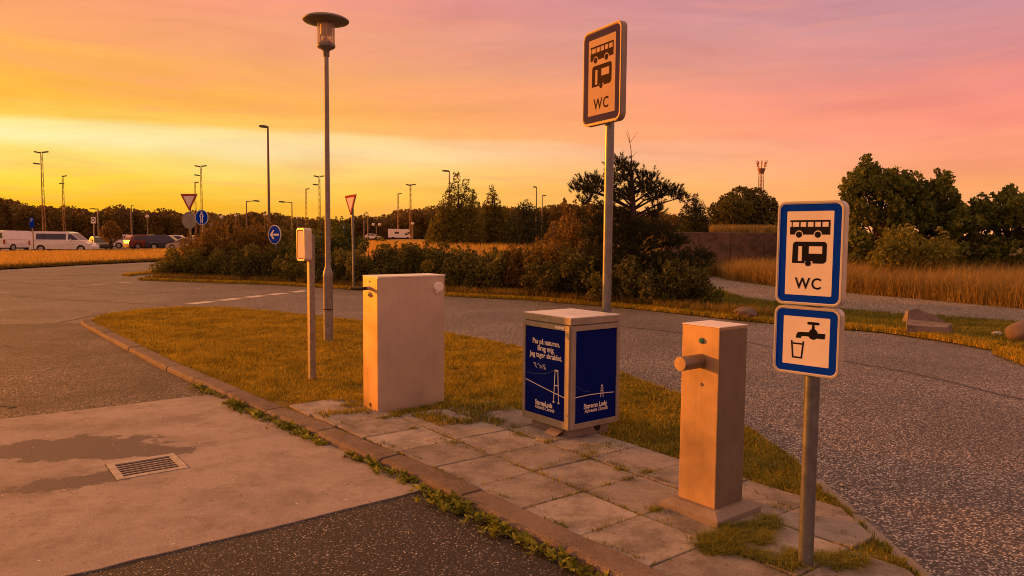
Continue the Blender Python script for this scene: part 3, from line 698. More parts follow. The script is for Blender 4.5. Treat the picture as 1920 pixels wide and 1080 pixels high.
def bin_door(w, rz, off, left):
    d = put('door', None, None, bn); d.location = (off[0], off[1], 0); d.rotation_euler = (0, 0, rz)
    d.empty_display_size = .1
    zt, zb = z1-.004, z0-.005
    sl_, sr, rt_, rb = (.032, .052, .042, .060) if left else (.046, .036, .042, .046)
    x0, x1 = -w/2, w/2
    f = MB(); f.box(x0, x0+sl_, -.020, 0, zb, zt, .003); f.box(x1-sr, x1, -.020, 0, zb, zt, .003)
    f.box(x0+sl_, x1-sr, -.0185, 0, zt-rt_, zt, .002); f.box(x0+sl_, x1-sr, -.0185, 0, zb, zb+rb, .002)
    f.build('door_frame', m_alu, d)
    px0, px1, pz0, pz1 = x0+sl_, x1-sr, zb+rb, zt-rt_
    MB().box(px0+.001, px1-.001, -.010, -.001, pz0+.001, pz1-.001).build('panel', m_blue, d, label='dark blue printed panel')
    pw, ph = px1-px0, pz1-pz0; U = lambda f_: px0+pw*f_; V = lambda f_: pz1-ph*f_; y = -.0108
    cxm = U(.5)
    if left:
        for s_, fz, sz in (('Pas på naturen.', .190, .062), ('Brug mig.', .265, .062), ('Jeg tager skraldet.', .340, .062)):
            text_plate('lettering', s_, sz, m_ink, d, U(.52), y, V(fz), .0014, 1.0, sx=.92)
        r = random.Random(4)
        for k in range(16):                                     # little drifting litter / birds motif
            u, v = U(.17+.36*r.random()), V(.42+.055*r.random()); a = r.uniform(-1, 1)
            strip_mb([(u-.013, v-.008*a), (u, v+.007), (u+.012, v-.006)], .004, y).build('drawn_bird', m_ink, d)
        strip_mb([(U(.02), V(.545)), (U(.3), V(.54)), (U(.55), V(.51)), (U(.76), V(.45))], .005, y).build('drawn_cable', m_ink2, d)
        strip_mb([(U(0), V(.625)), (U(.3), V(.66)), (U(.65), V(.70)), (U(1), V(.735))], .007, y-.0004).build('drawn_deck', m_ink, d)
        tower(U(.79), V(.80), ph*.345, .062, y-.0008, .0085).build('drawn_bridge_tower', m_ink, d)
        text_plate('lettering', 'StarneLods', .058, m_ink, d, U(.48), y, V(.888), .0016, sx=.85)
        text_plate('lettering', 'Adsands Cbneds', .044, m_ink, d, U(.50), y, V(.932), .0004, sx=.85, shear=.2)
        MB().box(U(.76), U(.98), -.0212, -.0195, zt-.030, zt-.010).build('maker_plate', m_white, d)
    else:
        strip_mb([(U(.0), V(.58)), (U(.2), V(.655)), (U(.36), V(.67))], .004, y).build('drawn_cable', m_ink2, d)
        strip_mb([(U(0), V(.715)), (U(.35), V(.707)), (U(.65), V(.712)), (U(.95), V(.722))], .006, y).build('drawn_deck', m_ink, d)
        tower(U(.655), V(.745), ph*.12, .030, y-.0006, .0055).build('drawn_bridge_tower', m_ink, d)
        text_plate('lettering', 'Staremn Lody', .056, m_ink, d, U(.5), y, V(.852), .0016, sx=.85)
        text_plate('lettering', 'Adwentia Cbneds', .044, m_ink, d, U(.52), y, V(.900), .0004, sx=.85, shear=.2)
    for zz in (zt-.10, zb+.12): MB().cyl((x1-.012, -.020, zz), (x1-.012, -.023, zz), .0045, .0045, 8).build('screw', m_dark, d)
    return d
bin_door(2*bx-.014, 0, (0, -by+.010), True)
bin_door(2*by-.014, PI/2, (bx-.010, 0), False)
# loose strip of card wedged under the bin's front corner
cs = thing('cardboard_scrap', FP(-.64, .70, ZI+.004), FA, 'bent pale card scrap poking out below the blue bin', 'litter')
MB().add([(-.09, -.0, .0), (.07, -.01, .0), (.08, .07, .045), (-.07, .06, .04), (-.09, 0, .004), (.07, -.01, .004), (.08, .07, .049), (-.07, .06, .044)],
         [(3,2,1,0), (4,5,6,7), (0,1,5,4), (1,2,6,5), (2,3,7,6), (3,0,4,7)]).build('card', simple('card', (.52, .36, .22), .8), cs)

# ---- water post
wp = fthing('water_post', 1.185, .40, 'square stainless steel water post with cylindrical spout and green button on concrete foot', 'water post')
h2 = .134; HP = 1.13
pb = MB(); b0, b1 = .215, .165
pb.add([(-b0, -b0, -.03), (b0, -b0, -.03), (b0, b0, -.03), (-b0, b0, -.03), (-b0, -b0, .030), (b0, -b0, .030), (b0, b0, .030), (-b0, b0, .030),
        (-b1, -b1, .062), (b1, -b1, .062), (b1, b1, .062), (-b1, b1, .062)],
       [(3,2,1,0), (0,1,5,4), (1,2,6,5), (2,3,7,6), (3,0,4,7), (4,5,9,8), (5,6,10,9), (6,7,11,10), (7,4,8,11), (8,9,10,11)])
pb.build('foot', m_base, wp)
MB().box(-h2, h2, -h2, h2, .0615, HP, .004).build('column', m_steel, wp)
MB().box(-h2-.003, h2+.003, -h2-.003, h2+.003, HP+.0005, HP+.007, .002).build('top_plate', m_lid, wp)
MB().box(h2+.0005, h2+.0035, -h2+.006, h2-.004, .068, HP-.012, .001).build('side_panel', brushed('shade-darkened steel sheet', (.25, .215, .18), .5, .16, .2, .6), wp, label='side sheet coloured dark brown as shade')  # darker steel colour paints the shade on this side
sp_z = HP-.205
MB().cyl((.008, -h2, sp_z), (.008, -h2-.19, sp_z), .042, .042, 28).build('spout', brushed('dark spout steel', (.30, .26, .22), .42, .1, .2, .8), wp)
MB().cyl((.008, -h2-.19, sp_z), (.008, -h2-.194, sp_z), .0418, .040, 28).build('spout_cap', m_steel, wp)
MB().cyl((.008, -h2+.001, sp_z), (.008, -h2-.006, sp_z), .046, .045, 28).build('spout_collar', m_steel, wp)
m_green = simple('green button', (.01, .22, .13), .3, var=.1, coat=.4)
bt = MB().cyl((.010, -h2, HP-.085), (.010, -h2-.006, HP-.085), .019, .018, 18).build('button_ring', m_galv, wp)
MB().cyl((.010, -h2-.006, HP-.085), (.010, -h2-.013, HP-.085), .0145, .011, 16).build('button', m_green, wp)
MB().cyl((.014, -h2, HP-.345), (.014, -h2-.006, HP-.345), .011, .008, 12).build('bolt', m_galv_d, wp)
for zz in (.16, .55, .90): MB().cyl((h2+.0035, -h2+.02, zz), (h2+.006, -h2+.02, zz), .005, .004, 8).build('rivet', m_galv_d, wp)

# ---- pictogram pieces (2-D, x right, z up, unit = sign width)
def bus_mb(cx, cz, w, y):
    mb = MB(); P = lambda pts: mb.plate([(cx+x*w, cz+z*w) for x, z in pts], y, y+.0006)
    # roof rail, sill, mullions, lower body: five windows and the open front left as gaps
    P([(-.5, .145), (.49, .145), (.5, .155), (.5, .19), (-.5, .19)])
    xs = [-.46, -.27, -.09, .09, .27, .45]
    P([(-.5, -.02), (.5, -.02), (.5, .025), (-.5, .025)])
    P([(-.465, .025), (-.44, .025), (-.44, .145), (-.465, .145)])
    for x in (-.255, -.075, .105, .285): P([(x-.018, .025), (x+.018, .025), (x+.018, .145), (x-.018, .145)])
    P([(.455, .025), (.5, .025), (.5, .145), (.455, .145)])
    # lower body with round arches
    arc = lambda c, r: [(c + r*math.cos(math.radians(a)), -.17 + r*math.sin(math.radians(a))) for a in range(180, -1, -20)]
    low = [(-.5, -.02), (-.5, -.17)] + arc(-.27, .105) + arc(.2, .105) + [(.5, -.17), (.5, -.02)]
    P(low)
    for c in (-.27, .2): mb.plate(circ(cx+c*w, cz-.17*w, .078*w, 18), y, y+.0006)
    return mb
def caravan_mb(cx, cz, w, y):
    mb = MB(); P = lambda pts: mb.plate([(cx+x*w, cz+z*w) for x, z in pts], y, y+.0006)
    q = lambda c0, c1, r, a0, a1: [(c0 + r*math.cos(math.radians(a)), c1 + r*math.sin(math.radians(a))) for a in range(a0, a1+(1 if a1 > a0 else -1), 15 if a1 > a0 else -15)]
    P(q(.40, .22, .10, 0, 90) + q(-.38, .22, .10, 90, 180) + [(-.48, .19), (.50, .19)])            # roof
    P([(-.49, -.30), (-.32, -.30), (-.32, .19), (-.48, .19)])
    P([(-.205, -.24), (-.01, -.24), (-.01, .19), (-.205, .19)])
    P([(-.32, -.30), (-.205, -.30), (-.205, -.24), (-.32, -.24)])
    P([(-.01, -.02), (.38, -.02), (.38, -.06), (.5, -.06), (.5, .19), (.375, .19), (.375, -.0201), (.375, -.02), (-.01, -.02)][:0] or [(.375, -.02), (.5, -.02), (.5, .19), (.375, .19)])
    P([(-.01, -.24), (.08, -.24), (.11, -.24), (.11, -.02), (-.01, -.02)])
    P(q(.38, -.18, .12, -90, 0) + [(.5, -.02), (.11, -.02), (.11, -.30)])
    P([(-.205, -.30), (-.12, -.30), (-.12, -.24), (-.205, -.24)])
    mb.plate(circ(cx-.02*w, cz-.30*w, .085*w, 18), y, y+.0006)
    return mb
def tap_mb(cx, cz, w, y):
    mb = MB(); P = lambda pts: mb.plate([(cx+x*w, cz+z*w) for x, z in pts], y, y+.0006)
    P(rrect(.36, .085, .035, 4, .10, .40)); P([(.055, .22), (.15, .22), (.13, .36), (.07, .36)])
    P([(-.02, .15), (.03, .22), (.10, .245), (.18, .22), (.23, .15), (.23, -.02), (.18, -.065), (.10, -.085), (.03, -.065), (-.02, -.02)])
    P([(.23, .12), (.46, .12), (.45, -.04), (.23, -.04)])
    P([(-.30, .12), (-.02, .13), (-.02, .0), (-.22, .0)])
    P([(-.40, .04), (-.36, .10), (-.30, .12), (-.22, .0), (-.25, -.02), (-.26, -.05)][::1]); P([(-.42, -.07), (-.26, -.07), (-.26, -.05), (-.40, .04)])
    return mb
def glass_mb(cx, cz, w, y):
    mb = MB(); P = lambda pts: mb.plate([(cx+x*w, cz+z*w) for x, z in pts], y, y+.0006)
    t = .05
    P([(-.155, -.48), (-.155+t, -.48), (-.205+t, .05), (-.205, .05)]); P([(.155-t, -.48), (.155, -.48), (.205, .05), (.205-t, .05)])
    P([(-.155+t, -.48), (.155-t, -.48), (.155-t, -.48+t), (-.155+t, -.48+t)]); P([(-.19+t, -.06), (.19-t, -.06), (.19-t, -.06+t), (-.19+t, -.06+t)])
    return mb
def wc_board(parent, w, h, zc, depth, name='sign_board', kind='wc', face=-.045, film=None):
    m_white_, m_sblue_, m_black_, m_rim_ = film or (m_white, m_sblue, m_black, m_rim)
    bd = MB(); r = w*.115; y0 = face-depth
    bd.plate(rrect(w, h, r), y0+.006, face)
    s = bd.build(name, m_rim_, parent); 
    o = rrect(w*.985, h-.015*w, r*.97); i_ = rrect(w*.94, h-.06*w, r*.85)
    MB().ring(o, i_, y0, y0+.0058).build('raised_rim', m_rim_, s)
    y = y0+.0048
    MB().ring(rrect(w*.915, h-.085*w, r*.8), rrect(w*.70, h-.30*w, .012*w), y, y+.0011).build('blue_border', m_sblue_, s)
    MB().ring(rrect(w*.938, h-.062*w, r*.84), rrect(w*.916, h-.084*w, r*.8), y+.0003, y+.0011).build('white_edge', m_white_, s)
    MB().plate(rrect(w*.6995, h-.3005*w, .012*w), y, y+.0011).build('white_field', m_white_, s)
    yy = y-.0008
    if kind == 'wc':
        bus_mb(0, h*.245, w*.60, yy).build('bus_pictogram', m_black_, s)
        caravan_mb(0, h*.005, w*.52, yy).build('caravan_pictogram', m_black_, s)
        text_plate('lettering', 'WC', w*.235, m_black_, s, 0, yy, -h*.34, .0012*w/.35, 1.15, sx=.92)
    else:
        tap_mb(.055*w, .075*w, w*.50, yy).build('tap_pictogram', m_black_, s)
        glass_mb(-.125*w, -.03*w, w*.50, yy).build('glass_pictogram', m_black_, s)
    s.location = (0, 0, zc)
    # clamps holding the board to the post
    for zz in (-h*.3, h*.3): MB().box(-.055, .055, face+.0005, face+.03, zz-.018, zz+.018, .003).build('clamp', m_galv_d, s)
    return s
ws = thing('facility_sign', FP(1.96, .15, ZI), math.radians(-45), 'low sign post with bus caravan WC board above water tap board', 'sign')
MB().cyl((0, 0, -.05), (0, 0, 1.80), .0365, n=24).build('post', m_galv, ws)
MB().cyl((0, 0, 1.80), (0, 0, 1.812), .038, .034, n=24).build('post_cap', m_galv_d, ws)
wc_board(ws, .325, .505, 1.578, .055); wc_board(ws, .325, .335, 1.150, .055, kind='tap')
hp = AT(1134, 760, 6.6)
hs = thing('tall_facility_sign', (hp.x, 6.6, ZI), math.radians(-61), 'tall sign post behind the blue bin with dim bus caravan WC board', 'sign')
MB().cyl((0, 0, -.05), (0, 0, 3.30), .041, n=24).build('post', m_galv, hs)
MB().cyl((0, 0, 3.30), (0, 0, 3.315), .043, .038, n=24).build('post_cap', m_galv_d, hs)
dim_film = (simple('shade-dimmed white film', (.50, .37, .27), .7, var=.08, vs=4, dirt=.2, spec=.1), simple('shade-dimmed blue film', (.030, .026, .12), .7, var=.1, spec=.08), simple('glare-washed black film', (.035, .018, .012), .75, var=.1, spec=.06), simple('shade-dimmed sign rim', (.30, .25, .21), .55, metal=.3, var=.1))  # film colours paint in the board's dim, glare-washed look
wc_board(hs, .57, .84, 3.075, .06, film=dim_film)

# ---- path lamp
lp = G(616, 637, ZI)
lm = thing('path_lamp', (lp.x, lp.y, ZI-.02), 0, 'tall path lamp with flat disc hat and clear glass cylinder on stepped grey pole', 'lamp')
m_lampm = simple('grey lamp paint', (.20, .185, .175), .5, metal=.35, var=.15, vs=7, dirt=.2)
MB().lathe([(.074, 0), (.074, 1.00), (.078, 1.02), (.078, 1.06), (.070, 1.10), (.046, 1.18), (.044, 1.24), (.036, 4.44)], 20).build('pole', m_galv_d, lm)
MB().lathe([(.0745, .50), (.0765, .505), (.0765, .512), (.0745, .517)], 20).build('service_hatch_ring', m_dark, lm)
MB().lathe([(.045, 4.43), (.050, 4.44), (.050, 4.51), (.070, 4.535), (.125, 4.56), (.140, 4.58), (.140, 4.61), (.120, 4.63)], 24).build('collar', m_lampm, lm)
m_glass, n, l, b = nodes('lamp glass'); b.inputs['Base Color'].default_value = (.95, .93, .9, 1); b.inputs['Transmission Weight'].default_value = 1; b.inputs['Roughness'].default_value = .08; b.inputs['IOR'].default_value = 1.2
m_glass, n, l, b = nodes('milky lamp glass')
b.inputs['Base Color'].default_value = (.75, .70, .62, 1); b.inputs['Roughness'].default_value = .15
tr_ = N_(n, l, 'ShaderNodeBsdfTransparent', {'Color': (.95, .90, .84, 1)}); tl_ = N_(n, l, 'ShaderNodeBsdfTranslucent', {'Color': (.8, .74, .66, 1)})
m1_ = N_(n, l, 'ShaderNodeMixShader', {0: .4}); l.new(b.outputs[0], m1_.inputs[1]); l.new(tl_.outputs[0], m1_.inputs[2])
m2_ = N_(n, l, 'ShaderNodeMixShader', {0: .30}); l.new(tr_.outputs[0], m2_.inputs[1]); l.new(m1_.outputs[0], m2_.inputs[2]); l.new(m2_.outputs[0], n['Material Output'].inputs['Surface'])
gl = MB(); gl.cyl((0, 0, 4.62), (0, 0, 4.93), .135, n=28, caps=False); gl.cyl((0, 0, 4.62), (0, 0, 4.93), .131, n=28, caps=False); gl.build('glass_cylinder', m_glass, lm)
MB().lathe([(.10, 4.625), (.095, 4.64), (.012, 4.73), (.012, 4.735), (.085, 4.755), (.088, 4.77), (.088, 4.93)], 20).build('reflector', simple('lamp reflector', (.42, .38, .34), .35, metal=.6), lm)
for k in range(3):
    a_ = k*2*PI/3+.5; MB().cyl((.12*math.cos(a_), .12*math.sin(a_), 4.62), (.12*math.cos(a_), .12*math.sin(a_), 4.935), .006, n=6).build('strut', m_lampm, lm)
MB().lathe([(.13, 4.925), (.20, 4.93), (.335, 4.955), (.352, 4.97), (.350, 4.985), (.30, 5.015), (.18, 5.045), (.05, 5.06), (.01, 5.062)], 40).build('disc_hat', m_lampm, lm)

# ---- small information board on a square post
ip = G(585, 710, ZI)
inf = thing('notice_post', (ip.x, ip.y, ZI), FA+math.radians(2), 'slim square post carrying a small orange-lit notice board, left of lamp', 'sign')
MB().box(-.034, .034, -.034, .034, -.03, 1.66, .004).build('post', m_galv_d, inf)
bo = MB(); bo.plate(rrect(.215, .37, .032, 5, 0, 1.545), -.118, -.036); bo = bo.build('board', m_rim, inf)
MB().ring(rrect(.205, .36, .03, 5, 0, 1.545), rrect(.175, .33, .022, 5, 0, 1.545), -.123, -.1185).build('raised_rim', m_rim, bo)
MB().ring(rrect(.172, .327, .02, 5, 0, 1.545), rrect(.150, .305, .015, 5, 0, 1.545), -.1195, -.1183).build('red_border', m_redp, bo)
MB().plate(rrect(.1495, .3045, .015, 5, 0, 1.545), -.1195, -.1183).build('white_field', m_white, bo)
rr_ = random.Random(2)
for k in range(10):
    zz = 1.665 - k*.025; wd = rr_.uniform(.07, .115)
    MB().box(-.058, -.058+wd, -.1205, -.1196, zz-.003, zz+.003).build('print_line', simple('faded red print', (.50, .22, .14), .5), bo)

# ================================================================== SIGNS AND LAMPS BEYOND THE ROAD
def tri(w, cz, up=False):
    h = w*.866; return [(0, cz-h*.62), (w/2, cz+h*.38), (-w/2, cz+h*.38)]
def rtri(w, cz, r=.05):
    out = []; P = [Vector((x, z)) for x, z in tri(w, cz)]
    for i in range(3):
        a, b, c = P[i-1], P[i], P[(i+1) % 3]
        for t in (0, .5, 1):
            u, v = b + (a-b).normalized()*r, b + (c-b).normalized()*r
            out.append(tuple((u*(1-t)*(1-t) + b*2*t*(1-t) + v*t*t)))
    return out
def give_way(name, base, yaw, z_sign, w, label, pole_r=.038, back=True):
    t = thing(name, base, yaw, label, 'sign')
    MB().cyl((0, 0, -.05), (0, 0, z_sign+w*.3), pole_r, n=12).build('post', m_galv, t)
    s = MB().plate(rtri(w, z_sign, .06*w), -.075, -.045).build('sign_plate', m_galv_d, t)
    MB().ring(rtri(w*.97, z_sign, .055*w), rtri(w*.66, z_sign, .03*w), -.0775, -.0753).build('red_border', m_redp, s)
    MB().plate(rtri(w*.659, z_sign, .03*w), -.0775, -.0753).build('white_field', m_white, s)
    return t, s
gp = GX(358, 31); t, s = give_way('give_way_sign', gp, math.radians(-14), 3.15, .84, 'give way triangle above the grey back of a round sign, left of shrubs')
rd = MB().plate(circ(0, 2.32, .36, 28), -.085, -.047).build('round_sign_back', m_galv_d, t)
MB().box(-.05, .05, -.095, -.0855, 2.0, 2.64).build('back_channel', m_galv_d, rd)
gp = GX(663, 23.6); t, s = give_way('give_way_sign', gp, math.radians(-50), 2.78, .78, 'lone narrow-looking give way triangle on leaning grey post before shrubs')
t.rotation_euler = (math.radians(-.5), math.radians(-2.2), math.radians(-50))
def disc_sign(base, yaw, z, r, label, kind):
    t = thing('round_blue_sign', base, yaw, label, 'sign')
    MB().cyl((0, 0, -.05), (0, 0, z+r*.6), .032, n=12).build('post', m_galv, t)
    s = MB().plate(circ(0, z, r, 32), -.065, -.038).build('sign_plate', m_white, t)
    MB().plate(circ(0, z, r*.93, 32), -.068, -.0652).build('blue_disc', m_sblue, s)
    y = -.0705; mb = MB(); P = lambda pts: mb.plate([(x*r, z+zz*r) for x, zz in pts], y, y+.0022)
    if kind == 'arrow':
        P([(-.15, -.10), (.72, -.10), (.72, .10), (-.15, .10)]); P([(-.72, 0), (-.22, -.48), (-.02, -.48), (-.28, -.10), (-.28, .10), (-.02, .48), (-.22, .48)])
    else:
        P([(-.20, -.78), (-.06, -.78), (-.06, .25), (-.20, .25)]); P([(.06, -.78), (.20, -.78), (.20, .25), (.06, .25)])
        P([(-.34, .12), (-.28, .08), (-.17, .40), (-.23, .45)]); P([(.34, .12), (.23, .45), (.17, .40), (.28, .08)])
        P([(-.30, .34), (.30, .34), (.14, .52), (-.14, .52)]); P(circ(0, .66, .13, 12)); P([(-.06, -.42), (.06, -.42), (.06, -.34), (-.06, -.34)])
    mb.build('white_symbol', m_white, s); return t
disc_sign(GX(381, 30.0), math.radians(-16), 2.42, .31, 'round blue path sign beside the left give way triangle', 'path')
disc_sign(GX(517.5, 27.6), math.radians(-34), 1.74, .36, 'round blue sign with white left arrow rising from the shrubs', 'arrow')
m_pole = simple('street light pole', (.17, .15, .135), .55, metal=.4, var=.15)
m_head = simple('street light head', (.10, .09, .085), .5, metal=.3, var=.1)
def street_light(px, d, ytop, arm, label, r=.07, hw=.16, double=False, group=None):
    b = GX(px, d); H_ = AT(px, ytop, d).z
    t = thing('street_light', b, 0, label, 'street light', group)
    MB().lathe([(r*1.15, -.1), (r*1.05, 1.0), (r*.62, H_-.05), (r*.55, H_)], 10).build('pole', m_pole, t)
    for s in ([1, -1] if double else [1]):
        a = arm*s
        if abs(arm) > hw*3: MB().tube([(0, 0, H_-.04), (a*.5, 0, H_), (a, 0, H_+.01)], r*.5, 8).build('arm', m_pole, t)
        x0, x1 = (a-hw*2.2, a+hw*2.2) if abs(arm) > hw*3 else (min(0, a*2), max(0, a*2))
        mb = MB(); mb.plate([(x0, H_-.02), (x1, H_-.06), (x1, H_+.05), ((x0+x1)/2, H_+.09), (x0, H_+.07)], -.13, .13)
        mb.build('lamp_head', m_head, t)
    return t
street_light(505, 41, 238, -.22, 'tallest slender street light, head pointing left, behind the shrubs', .085)
street_light(463, 62, 377, .85, 'short street light with arm reaching right over the shrubs', .065, .1)
street_light(548, 62, 379, -.85, 'short street light with arm reaching left over the shrubs', .065, .1)
street_light(842, 60, 321, -.28, 'street light partly hidden by the wispy tree', .07)
street_light(1005, 78, 351, -.2, 'street light just left of the pine, taller of two', .08)
street_light(1016, 96, 367, .25, 'street light just left of the pine, shorter of two', .08)
street_light(185.5, 92, 392, -.5, 'street light beside the minibus with its head pointing left', .10, .2)
street_light(247.5, 120, 386, .2, 'thin street light above the parked white car', .12)
street_light(683, 120, 400, .2, 'thin street light just right of the narrow give way triangle', .10)
street_light(690, 128, 398, -.2, 'thinner street light right of the narrow give way triangle', .10)
m_globe = simple('opal globe', (.72, .68, .62), .3, var=.05)
def globe_lamp(px, d, y, label, twin=False):
    b = GX(px, d); z = AT(px, y, d).z; t = thing('globe_lamp', b, 0, label, 'street light', 'globe lamps in the car park')
    MB().lathe([(.075, -.1), (.06, z-.2)], 8).build('pole', m_pole, t)
    for x in ((-.42, .42) if twin else (0,)):
        if twin: MB().cyl((0, 0, z-.22), (x, 0, z-.12), .03, n=6).build('arm', m_pole, t)
        MB().lathe([(.05, z-.22), (.17, z-.12), (.22, z), (.17, z+.14), (.05, z+.2)], 12, (x, 0, 0)).build('globe', m_globe, t)
for px, d, y, lab, tw in [(277.5, 90, 406, 'globe lamp above the red-brown parked car', 0), (416, 92, 407, 'globe lamp right of the round blue path sign', 0), (443, 110, 404, 'globe lamp just left of the right-arm street light', 0),
                      (497.5, 110, 403, 'globe lamp left of the tallest street light pole', 0), (706, 100, 421, 'twin globe lamp left of the white motorhome', 1), (774, 100, 419, 'globe lamp right of the white motorhome', 0), (558, 115, 408, 'globe lamp right of the left-arm street light', 0)]: globe_lamp(px, d, y, lab, tw)
m_mast = simple('orange-brown mast steel', (.34, .20, .10), .6, metal=.2, var=.2)  # orange-brown base colour
def light_mast(px, d, ytop, w, arms, label, n=9):
    b = GX(px, d); H_ = AT(px, ytop, d).z; t = thing('floodlight_mast', b, .4, label, 'light mast', 'lattice floodlight masts beyond the car park')
    for k in range(3):
        a = k*2*PI/3; MB().cyl((w*math.cos(a)*1.25, w*math.sin(a)*1.25, -.1), (w*math.cos(a)*.75, w*math.sin(a)*.75, H_), .07, .055, n=5).build('leg', m_mast, t)
    mb = MB()
    for i in range(n):
        z = H_*.12 + i*(H_*.86)/n; f = 1.25-.5*z/H_
        for k in range(3):
            a, a2 = k*2*PI/3, (k+1)*2*PI/3; f2 = 1.25-.5*(z+H_*.86/n)/H_
            mb.cyl((w*f*math.cos(a), w*f*math.sin(a), z), (w*f2*math.cos(a2), w*f2*math.sin(a2), z+H_*.86/n), .022, n=4)
    mb.build('bracing', m_mast, t)
    for dx, zz, tilt in arms:
        mb = MB(); mb.cyl((0, 0, H_+zz), (dx*.5, 0, H_+zz+.05), .06, n=5)
        mb.plate([(dx-.55, H_+zz-.1+tilt), (dx+.55, H_+zz-.1-tilt), (dx+.55, H_+zz+.14-tilt), (dx-.55, H_+zz+.14+tilt)], -.25, .25)
        mb.build('floodlight', m_head, t)
light_mast(83, 150, 286, .26, [(.7, .1, -.1), (-.7, 0, .1), (-.9, -2.3, .05)], 'tallest lattice floodlight mast at far left above minibus')
light_mast(121, 185, 331, .24, [(.4, .1, -.1), (-.2, -1.8, .05)], 'short lattice floodlight mast right of the tallest one')
light_mast(379, 165, 312, .22, [(.7, .1, -.1), (-.7, .0, .1), (-.8, -2.0, .05)], 'lattice floodlight mast rising behind the round blue path sign')
light_mast(367.5, 200, 343, .22, [(.4, .1, -.1)], 'lower lattice floodlight mast rising behind the left give way triangle')
light_mast(599.5, 170, 331, .22, [(.8, .1, -.1), (-.7, .0, .1), (-.9, -1.9, .05)], 'lattice floodlight mast just left of the path lamp pole')
light_mast(574.5, 205, 355, .22, [(.4, .1, -.1)], 'lower floodlight mast above the small notice board')
light_mast(769.5, 170, 347, .20, [(.7, .1, -.1), (-.5, .0, .1)], 'lattice floodlight mast standing behind the white motorhome')
light_mast(746.5, 205, 364, .20, [(.4, .1, -.1)], 'lower lattice floodlight mast left of the motorhome mast')
# telecom tower on the right
tp = GX(1423.5, 190); tH = AT(1423.5, 299, 190).z
tt = thing('telecom_tower', tp, .3, 'red-brown lattice telecom tower with antenna crown above round tree', 'tower')
m_tower = simple('tower steel', (.30, .13, .10), .6, metal=.2, var=.15)
w = .62; HB = tH-2.4
for k in range(4):
    a = PI/4+k*PI/2; MB().cyl((w*math.cos(a), w*math.sin(a), -.1), (w*math.cos(a), w*math.sin(a), HB), .075, n=5).build('leg', m_tower, tt)
mb = MB(); z = 8.0
while z < HB-.9:
    for k in range(4):
        a, a2 = PI/4+k*PI/2, PI/4+(k+1)*PI/2
        mb.cyl((w*math.cos(a), w*math.sin(a), z), (w*math.cos(a2), w*math.sin(a2), z), .035, n=4); mb.cyl((w*math.cos(a), w*math.sin(a), z), (w*math.cos(a2), w*math.sin(a2), z+.9), .025, n=4)
    z += .9
mb.build('bracing', m_tower, tt)
for k in range(8):
    a = k*PI/4+.2; x, y = math.cos(a), math.sin(a)
    mb = MB(); mb.cyl((x*.5, y*.5, HB-.6), (x*1.5, y*1.5, HB+2.2), .05, n=5); mb.box(x*1.05-.09, x*1.05+.09, y*1.05-.09, y*1.05+.09, HB+.5, HB+1.6+(k % 3)*.25); mb.build('antenna', m_tower, tt)
MB().lathe([(.55, HB-1.2), (.95, HB-.2), (1.0, HB+.1), (.6, HB+.15)], 10).build('platform', m_tower, tt)
# small parking signs in the distance
def park_sign(px, d, y0, y1, wpx, mat, label, sym='P', round_=False):
    b = GX(px, d); za, zb = AT(px, y1, d).z, AT(px, y0, d).z; w = wpx*d/FPX; t = thing('parking_sign', b, -.1, label, 'sign')
    MB().cyl((0, 0, -.1), (0, 0, zb), .05, n=8).build('post', m_galv_d, t)
    s = MB().plate(rrect(w, zb-za, w*.08, 3, 0, (za+zb)/2), -.10, -.055).build('sign_plate', mat, t)
    if sym:
        text_plate('lettering', sym, w*1.05, m_white if mat is m_sblue else m_black, s, 0, -.103, zb-w*.95, .006)
park_sign(62, 66, 408, 427, 8, m_sblue, 'upright blue parking sign behind the white vans')
park_sign(806, 60, 431, 442, 9, m_sblue, 'small blue parking sign left of the wispy tree')
park_sign(645.5, 60, 423, 441, 7, m_sblue, 'small blue parking sign just left of the narrow give way triangle')
park_sign(1034.5, 45, 421, 444, 10, m_sblue, 'blue parking sign above the shrubs left of the pine')
park_sign(177, 70, 407, 419, 9, m_white, 'white sign with a dark ring in front of the trees, right of minibus', 'O')
park_sign(397.5, 75, 418, 430, 6, m_sblue, 'tiny blue sign right of the round blue path sign')

# ---- concrete wall at the right, grass-topped
m_wall = concrete('old dark concrete', (.17, .115, .085), 1.2, .2, .9, .8, rnd=.15, blot=.9)
wl_ = thing('retaining_wall', GX(1380, 34), math.radians(4), 'dark old concrete retaining wall behind the tall dry grass', 'wall')
zt = AT(1380, 437, 34).z
x = -3.4
for k in range(5):
    MB().box(x+.008, x+1.55, -.15+(.02 if k % 2 else 0), .35, -.1, zt+(.03 if k % 2 else 0), .02).build('panel', m_wall, wl_); x += 1.56
MB().box(-3.5, 4.5, -.10, .30, zt-.04, zt+.02, .01).build('coping', m_wall, wl_)

